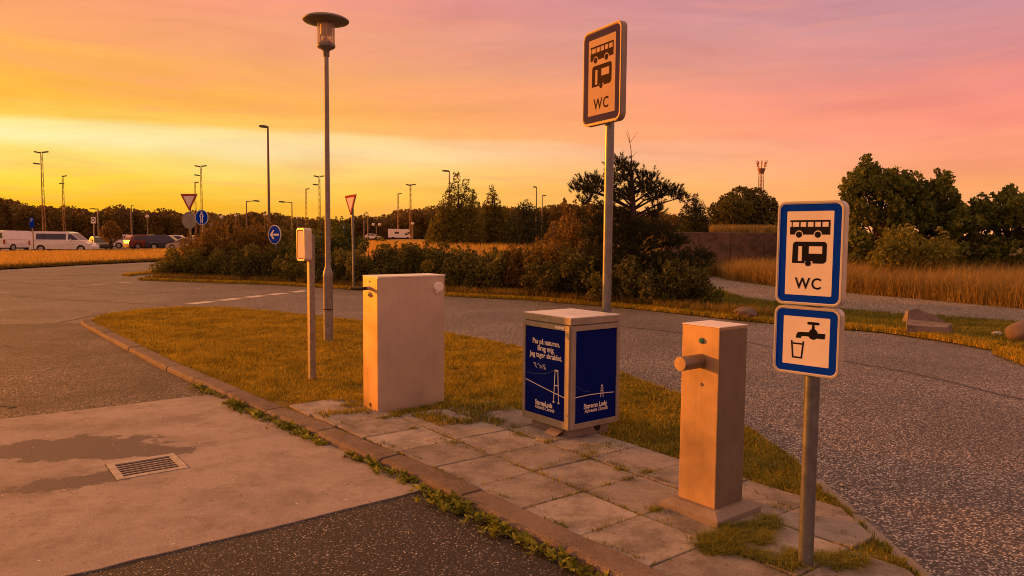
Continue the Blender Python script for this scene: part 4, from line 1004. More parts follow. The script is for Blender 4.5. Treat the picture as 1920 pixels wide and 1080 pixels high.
# ================================================================== VEHICLES
m_glassc = simple('vehicle glass', (.035, .028, .024), .12, var=.1, spec=.7)
m_tyre = simple('tyre rubber', (.015, .014, .013), .8, var=.1)
m_rimw = simple('wheel rim', (.42, .40, .38), .35, metal=.6)
m_tail = simple('tail light', (.35, .015, .01), .25, var=.1)
m_headl = simple('headlight', (.65, .62, .56), .15, var=.05)
m_bump = simple('bumper plastic', (.03, .028, .026), .6)
PAINT = {k: simple('paint '+k, c, .28, metal=.1 if k in ('silver', 'navy') else 0, var=.05, vs=2, coat=.6) for k, c in
         dict(white=(.86, .83, .80), silver=(.45, .42, .40), navy=(.025, .03, .045), red=(.22, .045, .02), black=(.018, .017, .018), grey=(.16, .15, .15), beige=(.48, .36, .27)).items()}
PROF = {  # lower body top line, cabin outline (x, z) with length 1 and height 1, window outlines
 'suv': dict(L=4.6, Wd=1.86, H=1.70, belt=.60, low=[(-.5, .22), (-.5, .42), (-.485, .60), (.20, .60), (.40, .545), (.48, .46), (.5, .36), (.5, .20)],
   cab=[(-.485, .60), (-.44, .86), (-.38, .97), (-.10, 1.0), (.04, .97), (.215, .60)], win=[[(-.40, .635), (-.365, .88), (-.19, .92), (-.19, .635)], [(-.175, .635), (-.175, .92), (.01, .91), (.10, .77), (.165, .635)]], wheels=(-.29, .31), wr=.345),
 'car': dict(L=4.3, Wd=1.78, H=1.47, belt=.60, low=[(-.5, .22), (-.5, .50), (-.46, .62), (.20, .60), (.40, .53), (.48, .44), (.5, .34), (.5, .18)],
   cab=[(-.46, .62), (-.34, .92), (-.20, 1.0), (-.02, .985), (.09, .90), (.235, .60)], win=[[(-.36, .645), (-.29, .87), (-.14, .93), (-.14, .645)], [(-.125, .645), (-.125, .93), (.01, .91), (.08, .82), (.18, .64)]], wheels=(-.30, .30), wr=.31),
 'bus': dict(L=5.3, Wd=1.92, H=1.94, belt=.56, low=[(-.5, .16), (-.5, .56), (.30, .56), (.40, .50), (.48, .40), (.5, .30), (.5, .16)],
   cab=[(-.5, .56), (-.492, .90), (-.47, .975), (-.40, 1.0), (.08, .99), (.17, .95), (.33, .56)], win=[[(-.385, .61), (-.385, .89), (.095, .89), (.095, .61)], [(.13, .61), (.13, .885), (.19, .865), (.305, .60)]], wheels=(-.31, .335), wr=.325),
 'van': dict(L=5.2, Wd=1.95, H=2.0, belt=.56, low=[(-.5, .16), (-.5, .56), (.30, .56), (.40, .48), (.48, .40), (.5, .30), (.5, .16)],
   cab=[(-.5, .56), (-.495, .92), (-.48, .98), (-.40, 1.0), (.08, .99), (.17, .95), (.33, .56)], win=[[(.13, .61), (.13, .885), (.19, .865), (.305, .60)]], wheels=(-.31, .335), wr=.325)}
def vehicle(name, kind, paint, loc, rz, label, cat='car', group=None, extra=None):
    p = PROF[kind]; L, Wd, H_, bz = p['L'], p['Wd'], p['H'], p['belt']*p['H']; t = thing(name, loc, rz, label, cat, group)
    wr = p['wr']
    def wy(z, x=0):
        k = Wd/2*(1-.05*max(0, (.45-z/H_))**1 - .10*max(0, abs(x)-.42)/.08*.5)
        if z > bz+.001: k = Wd/2*.985 - (z-bz)*.20
        return k
    # lower body outline with wheel arches
    out = []
    for x, z in p['low'][::-1]: out.append((x*L, z*H_))
    bot = []
    for c in p['wheels']:
        r = wr*1.18
        bot += [(c*L + r*math.cos(math.radians(a)), max(.18*H_*.9, wr + r*math.sin(math.radians(a)))) for a in range(200, -21, -20)]
    o = [(x*L, z*H_) for x, z in p['low']]          # from rear-bottom over the top to front-bottom
    poly = o + [q for q in bot[::-1]]
    def slab(poly, nm, mat, par):
        mb = MB(); n = len(poly)
        a = [(x, -wy(z, x/L), z) for x, z in poly]; b = [(x, wy(z, x/L), z) for x, z in poly]
        mb.add(a+b, [tuple(range(n-1, -1, -1)), tuple(range(n, 2*n))] + [(i, (i+1) % n, n+(i+1) % n, n+i) for i in range(n)])
        return mb.build(nm, mat, par)
    bo = slab(poly, 'body', PAINT[paint], t)
    slab([(x*L, z*H_ + (.002 if z <= p['belt']+.03 else 0)) for x, z in p['cab']], 'cabin', PAINT[paint], t)
    def side_pane(w, s):
        q = [(x*L, z*H_) for x, z in w]; n = len(q); mb = MB()
        a = [(x, s*(wy(z)+.006), z) for x, z in q]; b = [(x, s*(wy(z)-.01), z) for x, z in q]
        mb.add(a+b, [tuple(range(n)), tuple(range(2*n-1, n-1, -1))] + [(i, (i+1) % n, n+(i+1) % n, n+i) for i in range(n)]); return mb
    for w in p['win']:
        for s in (-1, 1): side_pane(w, s).build('side_window', m_glassc, t)
    def end_pane(a, b, nm, ins=.07):
        (x0, z0), (x1, z1) = (a[0]*L, a[1]*H_), (b[0]*L, b[1]*H_); d = Vector((x1-x0, z1-z0)); nn = Vector((d.y, -d.x)).normalized()
        if (nn.x > 0) != (x0 > 0): nn = -nn
        a_, b_ = Vector((x0, z0))+d*.10+nn*.008, Vector((x0, z0))+d*.90+nn*.008
        w0, w1 = wy(a_.y)-ins, wy(b_.y)-ins; mb = MB()
        v = [(a_.x, -w0, a_.y), (a_.x, w0, a_.y), (b_.x, w1, b_.y), (b_.x, -w1, b_.y)]
        v += [(x-nn.x*.02, y, z-nn.y*.02) for x, y, z in v]
        mb.add(v, [(0, 1, 2, 3), (7, 6, 5, 4), (0, 4, 5, 1), (1, 5, 6, 2), (2, 6, 7, 3), (3, 7, 4, 0)]); mb.build(nm, m_glassc, t)
    c = p['cab']; end_pane(c[-1], c[-2], 'windscreen')
    end_pane((c[0][0], c[0][1]+.03), c[1], 'rear_window', .16 if kind in ('bus', 'van') else .1)
    for cx in p['wheels']:
        for s in (-1, 1):
            y1 = s*(Wd/2-.02); y0 = y1 - s*.22
            wv = MB().cyl((cx*L, y0, wr), (cx*L, y1, wr), wr, n=20).build('wheel', m_tyre, t)
            MB().cyl((cx*L, y1, wr), (cx*L, y1+s*.012, wr), wr*.66, wr*.60, n=16).build('rim', m_rimw, wv)
    for s in (-1, 1):
        MB().box(L*.5-.13, L*.5+.004-.05, s*(Wd/2-.30)-.14, s*(Wd/2-.30)+.14, H_*.36, H_*.44).build('headlight', m_headl, t)
        zt_ = (.62, .42) if kind in ('bus', 'van') else (.58, .44)
        ht = (bz-.02, bz-.42) if kind in ('bus', 'van') else (bz-.06, bz-.26)
        MB().box(-L*.5-.008, -L*.5+.09, s*(Wd/2-.075)-.075, s*(Wd/2-.075)+.07, ht[1], ht[0]).build('tail_light', m_tail, t)
        MB().box(L*.17, L*.17+.12, s*(Wd/2+.08)-.07, s*(Wd/2+.08)+.07, bz+.02, bz+.17).build('mirror', PAINT[paint], t)
    for x0, x1 in ((-L/2-.03, -L/2+.12), (L/2-.12, L/2+.03)): MB().box(x0, x1, -Wd/2+.08, Wd/2-.08, .16*H_, .27*H_, .02).build('bumper', m_bump if paint != 'white' else PAINT[paint], t)
    MB().box(-L/2-.036, -L/2-.028, -.26, .26, .30*H_, .36*H_).build('number_plate', m_white, t)
    MB().box(-L*.47, L*.47, -Wd/2+.12, Wd/2-.12, .10*H_, .19*H_).build('underside', m_bump, t)
    if extra: extra(t, L, Wd, H_, bz)
    return t
def ddr(px, d): return GX(px, d, -.018)
VG = 'cars in the far car park'
vehicle('minibus', 'bus', 'white', ddr(121, 68), math.radians(8), 'long white minibus with tinted side windows parked side-on', 'minibus')
def open_door(t, L, Wd, H_, bz):
    MB().box(-L/2-.75, -L/2-.02, -Wd/2-.02, -Wd/2+.04, .35, H_*.95, .02).build('rear_door', PAINT['white'], t)
vehicle('panel_van', 'van', 'white', ddr(35, 74), math.radians(79), 'white panel van at far left seen from its back corner', 'van')
vehicle('parked_car', 'suv', 'grey', ddr(14, 96), math.radians(20), 'grey car at the far left edge behind the panel van', 'car', VG)
vehicle('parked_car', 'car', 'white', ddr(82, 84), math.radians(10), 'white car whose roof shows above the white minibus', 'car', VG)
vehicle('parked_car', 'car', 'black', ddr(189, 82), math.radians(-50), 'black car just ahead of the minibus nose, beside the young tree', 'car', VG)
vehicle('parked_car', 'suv', 'grey', ddr(226, 100), math.radians(65), 'grey car half hidden behind the young car park tree', 'car', VG)
vehicle('parked_car', 'suv', 'white', ddr(246, 90), math.radians(26), 'white parked car between young tree and red-brown car', 'car', VG)
vehicle('parked_car', 'suv', 'red', ddr(275, 86), math.radians(48), 'red-brown parked car between white car and navy estate', 'car', VG)
vehicle('parked_car', 'suv', 'navy', ddr(316, 84), math.radians(12), 'dark navy estate parked left of the grey round sign back', 'car', VG)
vehicle('parked_car', 'car', 'beige', ddr(351, 82), math.radians(168), 'pale beige car behind the grey round sign back', 'car', VG)
vehicle('parked_car', 'suv', 'black', ddr(377, 80), math.radians(-60), 'black car behind the round blue sign post', 'car', VG)
vehicle('parked_car', 'car', 'white', ddr(402, 92), math.radians(160), 'white car at the right end, half behind the shrub', 'car', VG)
vehicle('parked_car', 'car', 'white', ddr(4, 88), math.radians(15), 'white car cut by the left edge of the view', 'car', VG)
vehicle('parked_car', 'car', 'white', ddr(238, 112), math.radians(70), 'white car roof far back above the parked white car', 'car', VG)
vehicle('parked_car', 'suv', 'silver', ddr(296, 112), math.radians(20), 'silver car roof showing between red-brown car and navy estate', 'car', VG)
vehicle('parked_car', 'suv', 'white', ddr(338, 106), math.radians(14), 'white car roof behind the navy estate', 'car', VG)
vehicle('parked_car', 'suv', 'red', ddr(287, 97), math.radians(80), 'small red car tail beside the navy estate', 'car', VG)
# motorhome far behind
mh = thing('motorhome', GX(750, 205, 1.05), math.radians(10), 'white motorhome with over-cab bunk seen far off above the shrubs', 'motorhome')
mb = MB(); mb.plate([(-3.3, .45), (2.6, .45), (2.6, 1.35), (1.9, 1.75), (1.9, 1.9), (2.5, 2.05), (2.6, 2.45), (2.2, 2.8), (-3.2, 2.85), (-3.3, 2.7)], -1.1, 1.1); mb.build('body', PAINT['white'], mh)
mb = MB(); mb.plate([(2.6, .45), (3.2, .5), (3.2, 1.0), (2.6, 1.35)], -.95, .95); mb.build('bonnet', PAINT['white'], mh)
MB().plate([(1.3, 1.1), (2.3, 1.2), (1.85, 1.7), (1.3, 1.7)], -1.12, -1.101).build('cab_window', m_glassc, mh)
MB().plate([(-1.5, 1.5), (-.3, 1.5), (-.3, 2.1), (-1.5, 2.1)], -1.12, -1.101).build('window', m_glassc, mh)
for x in (-2.0, 2.1):
    for s in (-1, 1): MB().cyl((x, s*.8, .33), (x, s*1.11, .33), .34, n=14).build('wheel', m_tyre, mh)
vehicle('parked_car', 'car', 'white', GX(700, 190, 1.0), math.radians(5), 'white car roof far off, left of the motorhome', 'car', VG)

# ================================================================== VEGETATION
L_rust = leafmat('rusty shrub leaf', (0.12, 0.082, 0.018), (0.33, 0.215, 0.04), .3)
L_olive = leafmat('olive shrub leaf', (0.085, 0.09, 0.015), (0.27, 0.245, 0.036), .3)
L_dark = leafmat('dark shrub leaf', (0.052, 0.06, 0.012), (0.18, 0.17, 0.03), .25)
L_green = leafmat('broad leaf', (0.055, 0.085, 0.013), (0.21, 0.235, 0.034), .3)
L_pine = leafmat('pine needle', (0.026, 0.034, 0.012), (0.075, 0.085, 0.024), .12)
L_far = leafmat('far wood leaf', (0.12, 0.085, 0.018), (0.24, 0.165, 0.034), .3)
L_weedy = leafmat('young broad leaf', (.09, .11, .016), (.30, .28, .045), .35)
L_weed = leafmat('gutter weed leaf', (.08, .12, .012), (.40, .42, .05), .3)
G_lawn = leafmat('lawn blade', (.10, .105, .008), (.74, .54, .03), .3)
G_green = leafmat('green tuft blade', (.07, .095, .010), (.34, .33, .035), .3)
G_dry = leafmat('dry tall grass', (0.2, 0.155, 0.042), (0.56, 0.4, 0.12), .35)
G_gold = leafmat('golden meadow grass', (0.46, 0.31, 0.05), (0.82, 0.55, 0.11), .35)
G_verge = leafmat('verge grass', (0.13, 0.1, 0.018), (0.36, 0.25, 0.04), .3)
M_bark = simple('bark', (.055, .042, .032), .9, var=.3, vs=8, bump=.6, bs=30, spec=.1)
M_dead = simple('dead twig', (.16, .10, .075), .8, var=.2)

def ell(n, c, r, shell=.55):
    u = unit(RNG.normal(size=(n, 3))); k = (shell + (1-shell)*RNG.random(n)**.7)[:, None]
    return np.array(c) + u*k*np.array(r)
def crown_pts(clumps, n):
    vol = np.array([c[1]*c[1]*c[2] for c in clumps])**.67; vol /= vol.sum(); out = []
    for (c, rx, rz), f in zip(clumps, vol): out.append(ell(max(8, int(n*f)), c, (rx, rx, rz)))
    return np.concatenate(out)
def tree(name, base, clumps, n, leaf, mat, label, cat='tree', trunk_r=.08, group=None, limbs=8, aspect=.6, updir=None, core=0.0):
    """clumps: (centre offset, radius xy, radius z) from base"""
    t = thing(name, base, 0, label, cat, group); mb = MB(); r = random.Random(len(label)*7)
    zc = min(c[0][2] for c in clumps); top = max(c[0][2] for c in clumps)
    mb.tube([(0, 0, -.15), (r.uniform(-.05, .05)*top*.2, 0, top*.3), (r.uniform(-.08, .08)*top*.3, r.uniform(-.05, .05), top*.62), (0, 0, top*.95)], [trunk_r*1.25, trunk_r, trunk_r*.65, trunk_r*.2], 7)
    for c in r.sample(clumps, min(limbs, len(clumps))):
        z0 = max(.08, c[0][2]*r.uniform(.25, .6)); m = (c[0][0]*.45, c[0][1]*.45, z0 + (c[0][2]-z0)*.6)
        mb.tube([(0, 0, z0), m, c[0]], [trunk_r*.55, trunk_r*.32, trunk_r*.1], 5)
    mb.build('trunk', M_bark, t)
    P = crown_pts(clumps, n)
    P = P[P[:, 2] > .02]
    put('crown', leaves('crown', P, leaf, aspect, updir), mat, t)
    return t
def lumpy(R_, H_, n, seed, low=.15, spiky=.0):
    """clump list for a shrub of radius R_ and height H_"""
    r = random.Random(seed); cl = [((0, 0, H_*.42), R_*.72, H_*.42)]
    for k in range(n):
        a = r.random()*2*PI; rr = R_*(.25+.65*math.sqrt(r.random())); zz = H_*(low + (1-low)*r.random()**.8*(1-.35*(rr/R_)**2))
        s = R_*r.uniform(.10, .30); cl.append(((rr*math.cos(a), rr*math.sin(a), min(zz, H_-s*.5)), s, s*r.uniform(.8, 1.25)))
    for k in range(int(spiky)):
        a = r.random()*2*PI; rr = R_*.8*math.sqrt(r.random()); cl.append(((rr*math.cos(a), rr*math.sin(a), H_*r.uniform(.85, 1.08)), R_*.06, H_*.12))
    return cl
SHR = [  # px, depth, top y, radius, material, label
 (330, 28.6, 494, .9, L_olive, 'leftmost low shrub at the tapering tip of the planted verge'),
 (362, 28.8, 466, 1.05, L_olive, 'second shrub from the verge tip, below the give way triangle'),
 (398, 29.6, 440, 1.25, L_rust, 'rusty shrub just right of the round blue path sign'),
 (440, 30.6, 416, 1.5, L_rust, 'tall rusty shrub under the right-arm street light'),
 (478, 31.0, 421, 1.4, L_rust, 'tall shrub left of the blue arrow sign'),
 (425, 28.0, 472, 1.2, L_dark, 'dark low shrub in front of the tall rusty shrub'),
 (492, 27.4, 468, 1.15, L_dark, 'dark low shrub below the blue arrow sign'),
 (562, 30.0, 432, 1.3, L_olive, 'olive shrub just right of the blue arrow sign'),
 (596, 28.0, 440, 1.2, L_green, 'green shrub behind the small notice board'),
 (634, 27.0, 424, 1.15, L_green, 'green shrub rising between path lamp pole and give way triangle'),
 (565, 26.2, 480, 1.1, L_olive, 'low shrub behind the notice post'),
 (628, 25.4, 476, 1.1, L_dark, 'low dark shrub right behind the path lamp pole'),
 (690, 24.9, 470, 1.1, L_olive, 'olive shrub right of the narrow give way triangle'),
 (742, 24.3, 466, 1.1, L_dark, 'dark shrub above the steel cabinet, nearer its left end'),
 (795, 23.8, 466, 1.1, L_dark, 'dark shrub above the right end of the steel cabinet'),
 (848, 23.2, 473, 1.05, L_olive, 'olive shrub just right of the steel cabinet'),
 (900, 22.7, 477, 1.05, L_dark, 'dark shrub below the pair of slim pale trees'),
 (950, 22.4, 473, 1.05, L_olive, 'shrub below the dark conifer, left of the blue bin'),
 (1000, 22.0, 460, 1.05, L_rust, 'rusty shrub left of the blue parking sign near the pine'),
 (1052, 21.4, 436, 1.05, L_rust, 'rust-coloured shrub under the blue parking sign near the pine'),
 (1092, 22.6, 396, 1.2, L_rust, 'tall round rusty shrub directly left of the tall sign post'),
 (1035, 20.4, 485, .85, L_dark, 'low dark shrub above the lid of the blue bin'),
 (1100, 19.9, 470, .9, L_dark, 'dark shrub left of the pine foot behind the tall sign post'),
 (1160, 19.0, 500, .9, L_dark, 'black-green shrub at the foot of the pine'),
 (1222, 18.6, 492, .95, L_dark, 'dark shrub right of the pine foot'),
 (1278, 18.5, 498, .8, L_dark, 'dark shrub at the right end of the planting, under pine branch'),
 (1330, 18.3, 540, .45, L_green, 'small green plant by the start of the gravel path')]
for i, (px, d, yt, R_, mt, lab) in enumerate(SHR):
    b = GX(px, d, .03); H_ = AT(px, yt, d).z
    nl = int(9000*min(1.4, R_*H_/1.6))
    cl = lumpy(R_, H_, 38, 50+i, .1, 9)
    tree('shrub', b, cl, nl, .085 if R_ > .5 else .06, mt, lab, 'shrub', .035, 'shrubs of the planted verge', 6)

# slim pale trees behind the shrubs
def plume(px, y0, y1, d, r, base): 
    out = []
    k = 5
    for i in range(k):
        t = i/(k-1); p = AT(px + random.uniform(-3, 3), y0+(y1-y0)*t, d) - base; rr = r*1.45*(1-.72*t); out.append((tuple(p), rr, rr*1.5))
    return out
b = GX(858, 40); cl = []
for px, y0, y1, r in [(843, 430, 350, .5), (857, 440, 333, .6), (876, 440, 345, .6), (888, 440, 366, .55), (830, 450, 385, .6), (865, 470, 400, .9), (815, 460, 425, .5)]: cl += plume(px, y0, y1, 40, r, b)
tree('wispy_tree', b, cl, 14000, .17, L_olive, 'wispy pale tree with feathery tops above the shrubs, left of a slimmer one', 'tree', .10, 'slim trees behind the shrubs', 10, .35)
b = GX(926, 42); cl = []
for px, y0, y1, r in [(921, 430, 352, .4), (928, 440, 366, .5), (912, 450, 385, .5), (944, 455, 398, .7), (903, 460, 410, .6), (958, 460, 415, .5)]: cl += plume(px, y0, y1, 42, r, b)
tree('wispy_tree', b, cl, 11000, .17, L_olive, 'slimmer wispy tree between the feathery tree and the dark conifer', 'tree', .09, 'slim trees behind the shrubs', 10, .35)
b = GX(987, 38); cl = [(tuple(AT(987+dx, y, 38)-b), r, r) for dx, y, r in [(0, 382, .25), (-5, 392, .4), (6, 396, .45), (-12, 408, .6), (10, 410, .65), (0, 425, .9), (-16, 432, .7), (16, 432, .7), (0, 450, 1.1), (-18, 455, .7), (20, 455, .7), (0, 480, 1.0)]]
tree('conifer', b, cl, 8000, .13, L_pine, 'dense dark rounded conifer left of the blue parking sign', 'tree', .12, None, 6, .3)
b = GX(1302, 36); cl = [(tuple(AT(1302+dx, y, 36)-b), r, r*1.2) for dx, y, r in [(2, 372, .22), (-6, 385, .4), (8, 388, .35), (-10, 402, .5), (10, 405, .5), (0, 420, .7), (-14, 430, .6), (14, 430, .5), (0, 455, .8)]]
tree('conifer', b, cl, 6000, .13, L_pine, 'small dark conifer between the pine and the round tree', 'tree', .10, None, 6, .3)
b = GX(1398, 52); cl = [(tuple(AT(1398+dx, y, 52 + random.uniform(-1, 1))-b), r, r*.8) for dx, y, r in [(-30, 378, .8), (-8, 368, .9), (18, 370, .9), (40, 384, .8), (-48, 396, .9), (-20, 392, 1.2), (15, 392, 1.3), (50, 400, .8), (-40, 412, 1.0), (0, 415, 1.5), (42, 416, 1.0), (-20, 435, 1.4), (25, 435, 1.4)]]
tree('round_tree', b, cl, 13000, .22, L_dark, 'round full-crowned tree above the dark wall, below the telecom tower', 'tree', .2)
# big thicket on the right
def thicket(px0, px1, tops, d, label, n, seed, mat=L_green, leaf=.19):
    b = GX((px0+px1)/2, d); r = random.Random(seed); cl = []
    for k in range(105):
        px = r.uniform(px0, px1); f = (px-px0)/(px1-px0)*(len(tops)-1); i = min(int(f), len(tops)-2); yt = tops[i]+(tops[i+1]-tops[i])*(f-i)
        y = yt + 8 + (525-yt)*r.random()**1.35*.9; dd = d + r.uniform(-1.8, 1.8); rr = r.uniform(.20, .50)
        p = AT(px, y, dd) - b
        if p.z > .2: cl.append((tuple(p), rr, rr*.85))
    for k in range(95):
        px = r.uniform(px0, px1); f = (px-px0)/(px1-px0)*(len(tops)-1); i = min(int(f), len(tops)-2); yt = tops[i]+(tops[i+1]-tops[i])*(f-i)
        p = AT(px, yt+r.uniform(-14, 40), d + r.uniform(-1.4, 1.4)) - b; cl.append((tuple(p), r.uniform(.07, .24), r.uniform(.10, .42)))
    return tree('thicket_tree', b, cl, n, leaf, mat, label, 'tree', .12, 'thicket trees behind the dry grass', 16)
thicket(1588, 1700, [350, 318, 308, 338, 335, 352], 30, 'tallest thicket tree right of the front sign', 13000, 1)
thicket(1680, 1800, [350, 338, 345, 355, 332, 345, 400], 31, 'thicket tree with an upright tuft, in the middle of the thicket', 11500, 2)
thicket(1785, 1990, [408, 395, 378, 368, 372, 366, 380], 29, 'broad thicket tree at the right edge of the view', 13500, 3)
thicket(1640, 1790, [480, 446, 432, 470, 440, 478], 26.5, 'lower brighter bush in front of the thicket trees', 9000, 4, L_weedy, .15)
thicket(1480, 1592, [448, 440, 432, 425, 418], 34, 'low bush half hidden behind the front sign boards', 8000, 5, L_dark)

# the pine: leaning layered pads of needles on bare limbs
PD = 19.6
pb_ = GX(1186, PD, .03)
pine = thing('pine_tree', pb_, 0, 'spreading dark pine with layered branches and a bare twig on top', 'tree')
PP = lambda px, y, dd=0: AT(px, y, PD+dd) - pb_
trunk = [Vector((0, 0, -.1)), PP(1184, 520), PP(1188, 450), PP(1187, 400), PP(1185, 350), PP(1183, 318), PP(1184, 300)]
MB().tube(trunk, [.13, .12, .105, .09, .065, .045, .02], 9).build('trunk', M_bark, pine)
pads = [(1160, 302, .0, .30, .16), (1178, 312, .1, .32, .16), (1150, 318, -.1, .25, .12), (1200, 326, 0, .3, .14), (1224, 330, .1, .28, .16), (1168, 330, 0, .35, .16),
        (1100, 338, 0, .35, .17), (1080, 348, .1, .25, .13), (1120, 336, .2, .3, .17), (1105, 352, -.2, .4, .14), (1135, 346, .3, .35, .15),
        (1210, 346, -.2, .45, .16), (1240, 350, .1, .42, .17), (1262, 358, .1, .35, .15), (1280, 366, 0, .22, .10), (1225, 366, .3, .38, .13), (1185, 356, .3, .4, .15), (1155, 362, -.3, .35, .14),
        (1235, 388, 0, .28, .12), (1222, 400, .2, .25, .12), (1100, 372, .2, .3, .12), (1140, 388, -.3, .4, .2), (1165, 400, .3, .45, .2), (1120, 410, .1, .45, .22),
        (1160, 430, .0, .6, .3), (1205, 425, -.2, .5, .25), (1120, 440, .3, .55, .3), (1240, 430, .2, .45, .2), (1200, 455, 0, .7, .3), (1255, 452, .2, .5, .22), (1275, 445, .3, .3, .15),
        (1150, 470, -.1, .7, .35), (1230, 485, -.2, .7, .26), (1280, 480, 0, .5, .2), (1312, 474, .1, .36, .18), (1330, 482, .1, .25, .14), (1300, 497, -.2, .5, .15), (1190, 500, -.3, .8, .3), (1250, 510, -.3, .7, .25), (1130, 505, -.1, .7, .35)]
limb = MB(); TP = []; TD = []
for i, (px, y, dd, rx, rz) in enumerate(pads):
    c = PP(px, y, dd); zt0 = max(.3, c.z-.25-.25*abs(c.x)); 
    s0 = min(trunk, key=lambda q: abs(q.z-zt0)); st = Vector((s0.x, s0.y, zt0)); m = st.lerp(c, .5) + Vector((0, 0, .04))
    limb.tube([st, m, c - Vector((0, 0, rz*.4))], [.035, .024, .010], 5)
    nt_ = int(330*rx*(rx+rz))
    P = ell(nt_, c, (rx, rx*1.1, rz), .2) + RNG.normal(size=(nt_, 3))*np.array([.05, .05, .06]); TP.append(P)
    TD.append(unit((P-np.array(c))*np.array([.8, .8, .5]) + np.array([0, 0, .22])))
limb.build('limb', M_bark, pine)
TP = np.concatenate(TP); TD = np.concatenate(TD); NN = 26
C0 = np.repeat(TP, NN, 0); D0 = unit(np.repeat(TD, NN, 0) + RNG.normal(size=(len(C0), 3))*.55)
LN = .085*(.7+.6*RNG.random(len(C0)))[:, None]; S0 = unit(np.cross(D0, RNG.normal(size=(len(C0), 3))))*.0075
C0 = C0 + np.repeat(RNG.random((len(TP), 1)), NN, 0)*0 + D0*.0 - np.repeat(TD, NN, 0)*(RNG.random(len(C0))[:, None]*.10)
V = np.stack([C0-S0, C0+S0, C0+D0*LN], 1).reshape(-1, 3)
put('needles', npmesh('needles', V, 3, [(0, 1, 2)]), L_pine, pine)
tw = MB()
tw.tube([trunk[-1], PP(1183, 280), PP(1181, 268)], [.014, .011, .009], 5)
for pts in ([(1181, 268), (1177, 256), (1174, 247)], [(1181, 268), (1180, 256), (1176, 243)], [(1181, 268), (1188, 258), (1196, 247)], [(1184, 296), (1190, 289), (1195, 284)]): tw.tube([PP(*p) for p in pts], [.008, .006, .004], 4)
tw.build('dead_top', M_dead, pine)

# young tree in the car park
b = GX(208, 64); tree('young_tree', b, [(tuple(AT(208+dx, y, 64)-b), r, r) for dx, y, r in [(0, 428, .6), (-9, 434, .55), (9, 434, .55), (-12, 441, .45), (12, 441, .45), (0, 440, .8), (2, 422, .4)]], 2500, .16, L_rust, 'small young tree standing in the car park right of the minibus', 'tree', .07)
# far wood: one brown mass of crowns along the horizon
TOPS = [(-60, 365), (0, 372), (28, 378), (70, 383), (105, 393), (128, 388), (150, 389), (180, 395), (218, 383), (245, 394), (268, 393), (300, 394), (322, 392), (345, 398), (385, 396), (410, 402), (440, 400), (470, 397), (520, 396), (548, 404),
        (580, 408), (610, 412), (640, 415), (660, 405), (690, 407), (715, 407), (735, 402), (755, 394), (790, 392), (815, 386), (840, 390), (900, 388), (945, 384), (1000, 392), (1040, 385), (1090, 380), (1140, 388), (1250, 400), (1330, 410), (1480, 440), (1560, 440), (1700, 438), (1800, 440), (1960, 440)]
def wood_top(px):
    for (a, ya), (b, yb) in zip(TOPS, TOPS[1:]):
        if a <= px <= b: return ya+(yb-ya)*(px-a)/(b-a)
    return TOPS[-1][1]
PTS = []; core = MB(); px = -60.0; r = random.Random(5)
while px < 1950:
    d = r.uniform(228, 256); yt = wood_top(px) + r.uniform(-3, 5); zt = AT(px, yt, d).z; R_ = r.uniform(2.8, 5.2); b = GX(px, d)
    c = (b.x, b.y, zt-R_*.8)
    PTS.append(ell(420, c, (R_, R_, R_*.85), .75)); PTS.append(ell(380, (b.x, b.y, zt*.42), (R_*1.15, R_, zt*.45), .75))
    prof = [(R_*.3, -.2), (R_*.95, zt*.2), (R_*.9, zt*.55), (R_*.75, zt*.8), (R_*.3, zt*.92)]
    core.lathe(prof, 8, (b.x, b.y+1.5, 0))
    px += r.uniform(9, 17)
PTS = np.concatenate(PTS)
wood = put('distant_wood', leaves('distant_wood', PTS, .80, .8), L_far, label='brown band of distant wood along the horizon behind the car park', cat='wood', kind='stuff')
cm = core.build('inner_foliage', L_far, wood); cm['kind'] = 'stuff'
# small bushes at the far side of the meadow strip
for px, d, yt, R_, lab in [(660, 60, 452, 1.2, 'small dark bush below the white car, left of the motorhome'), (715, 55, 437, .8, 'small upright bush just left of the motorhome')]:
    b = GX(px, d); tree('bush', b, lumpy(R_, AT(px, yt, d).z, 16, px), 1800, .2, L_olive, lab, 'shrub', .05)

# ---- grasses
def zbank(P): return np.zeros(len(P))
def grass(name, P, z, h0, h1, w, mat, label, lean=.4, wind=(0, 0), bend=.5):
    B = np.concatenate([P, (np.ones(len(P))*z)[:, None]], 1); h = h0+(h1-h0)*RNG.random(len(P))
    return put(name, blades(name, B, h, w, lean, bend, wind), mat, label=label, cat='grass', kind='stuff')
isl = [(p.x, p.y) for p in island_poly]
P = scatter(isl, 330000); d_ = np.linalg.norm(P, axis=1)
P = P[RNG.random(len(P)) < np.clip(1.25-d_/26, .35, 1)]
def in_slabs(P, inset=0.0):
    m = np.zeros(len(P), bool)
    for q in slab_polys: m |= inpoly(P, q)
    return m
ins = in_slabs(P)
nz = fbm(P, 2.4, 3); EE = np.array([[E1.x, E1.y], [E2.x, E2.y]]); fr2 = (P - np.array([O.x, O.y])) @ EE.T
far_slab = (fr2[:, 1] > .50) & (fr2[:, 0] < -1.1); edge_up = (fr2[:, 0] < -2.2)
over = ins & ((far_slab & (nz > -.12)) | (edge_up & (nz > .05)) | ((fr2[:, 0] < -1.3) & (fr2[:, 1] > .1) & (nz > .33)))
near_kerb = (fr2[:, 1] < -.58) & (fr2[:, 0] > -3.3)
keep = (~ins | over) & ~(near_kerb & (nz < .35))
cab_in = (np.abs(fr2[:, 0]+2.35) < .15) & (np.abs(fr2[:, 1]-.285) < .37); bin_in = (np.abs(fr2[:, 0]+.74) < .27) & (np.abs(fr2[:, 1]-1.0) < .25)
keep &= ~cab_in & ~bin_in
keep &= (fbm(P, 5.0, 9) > -.55)
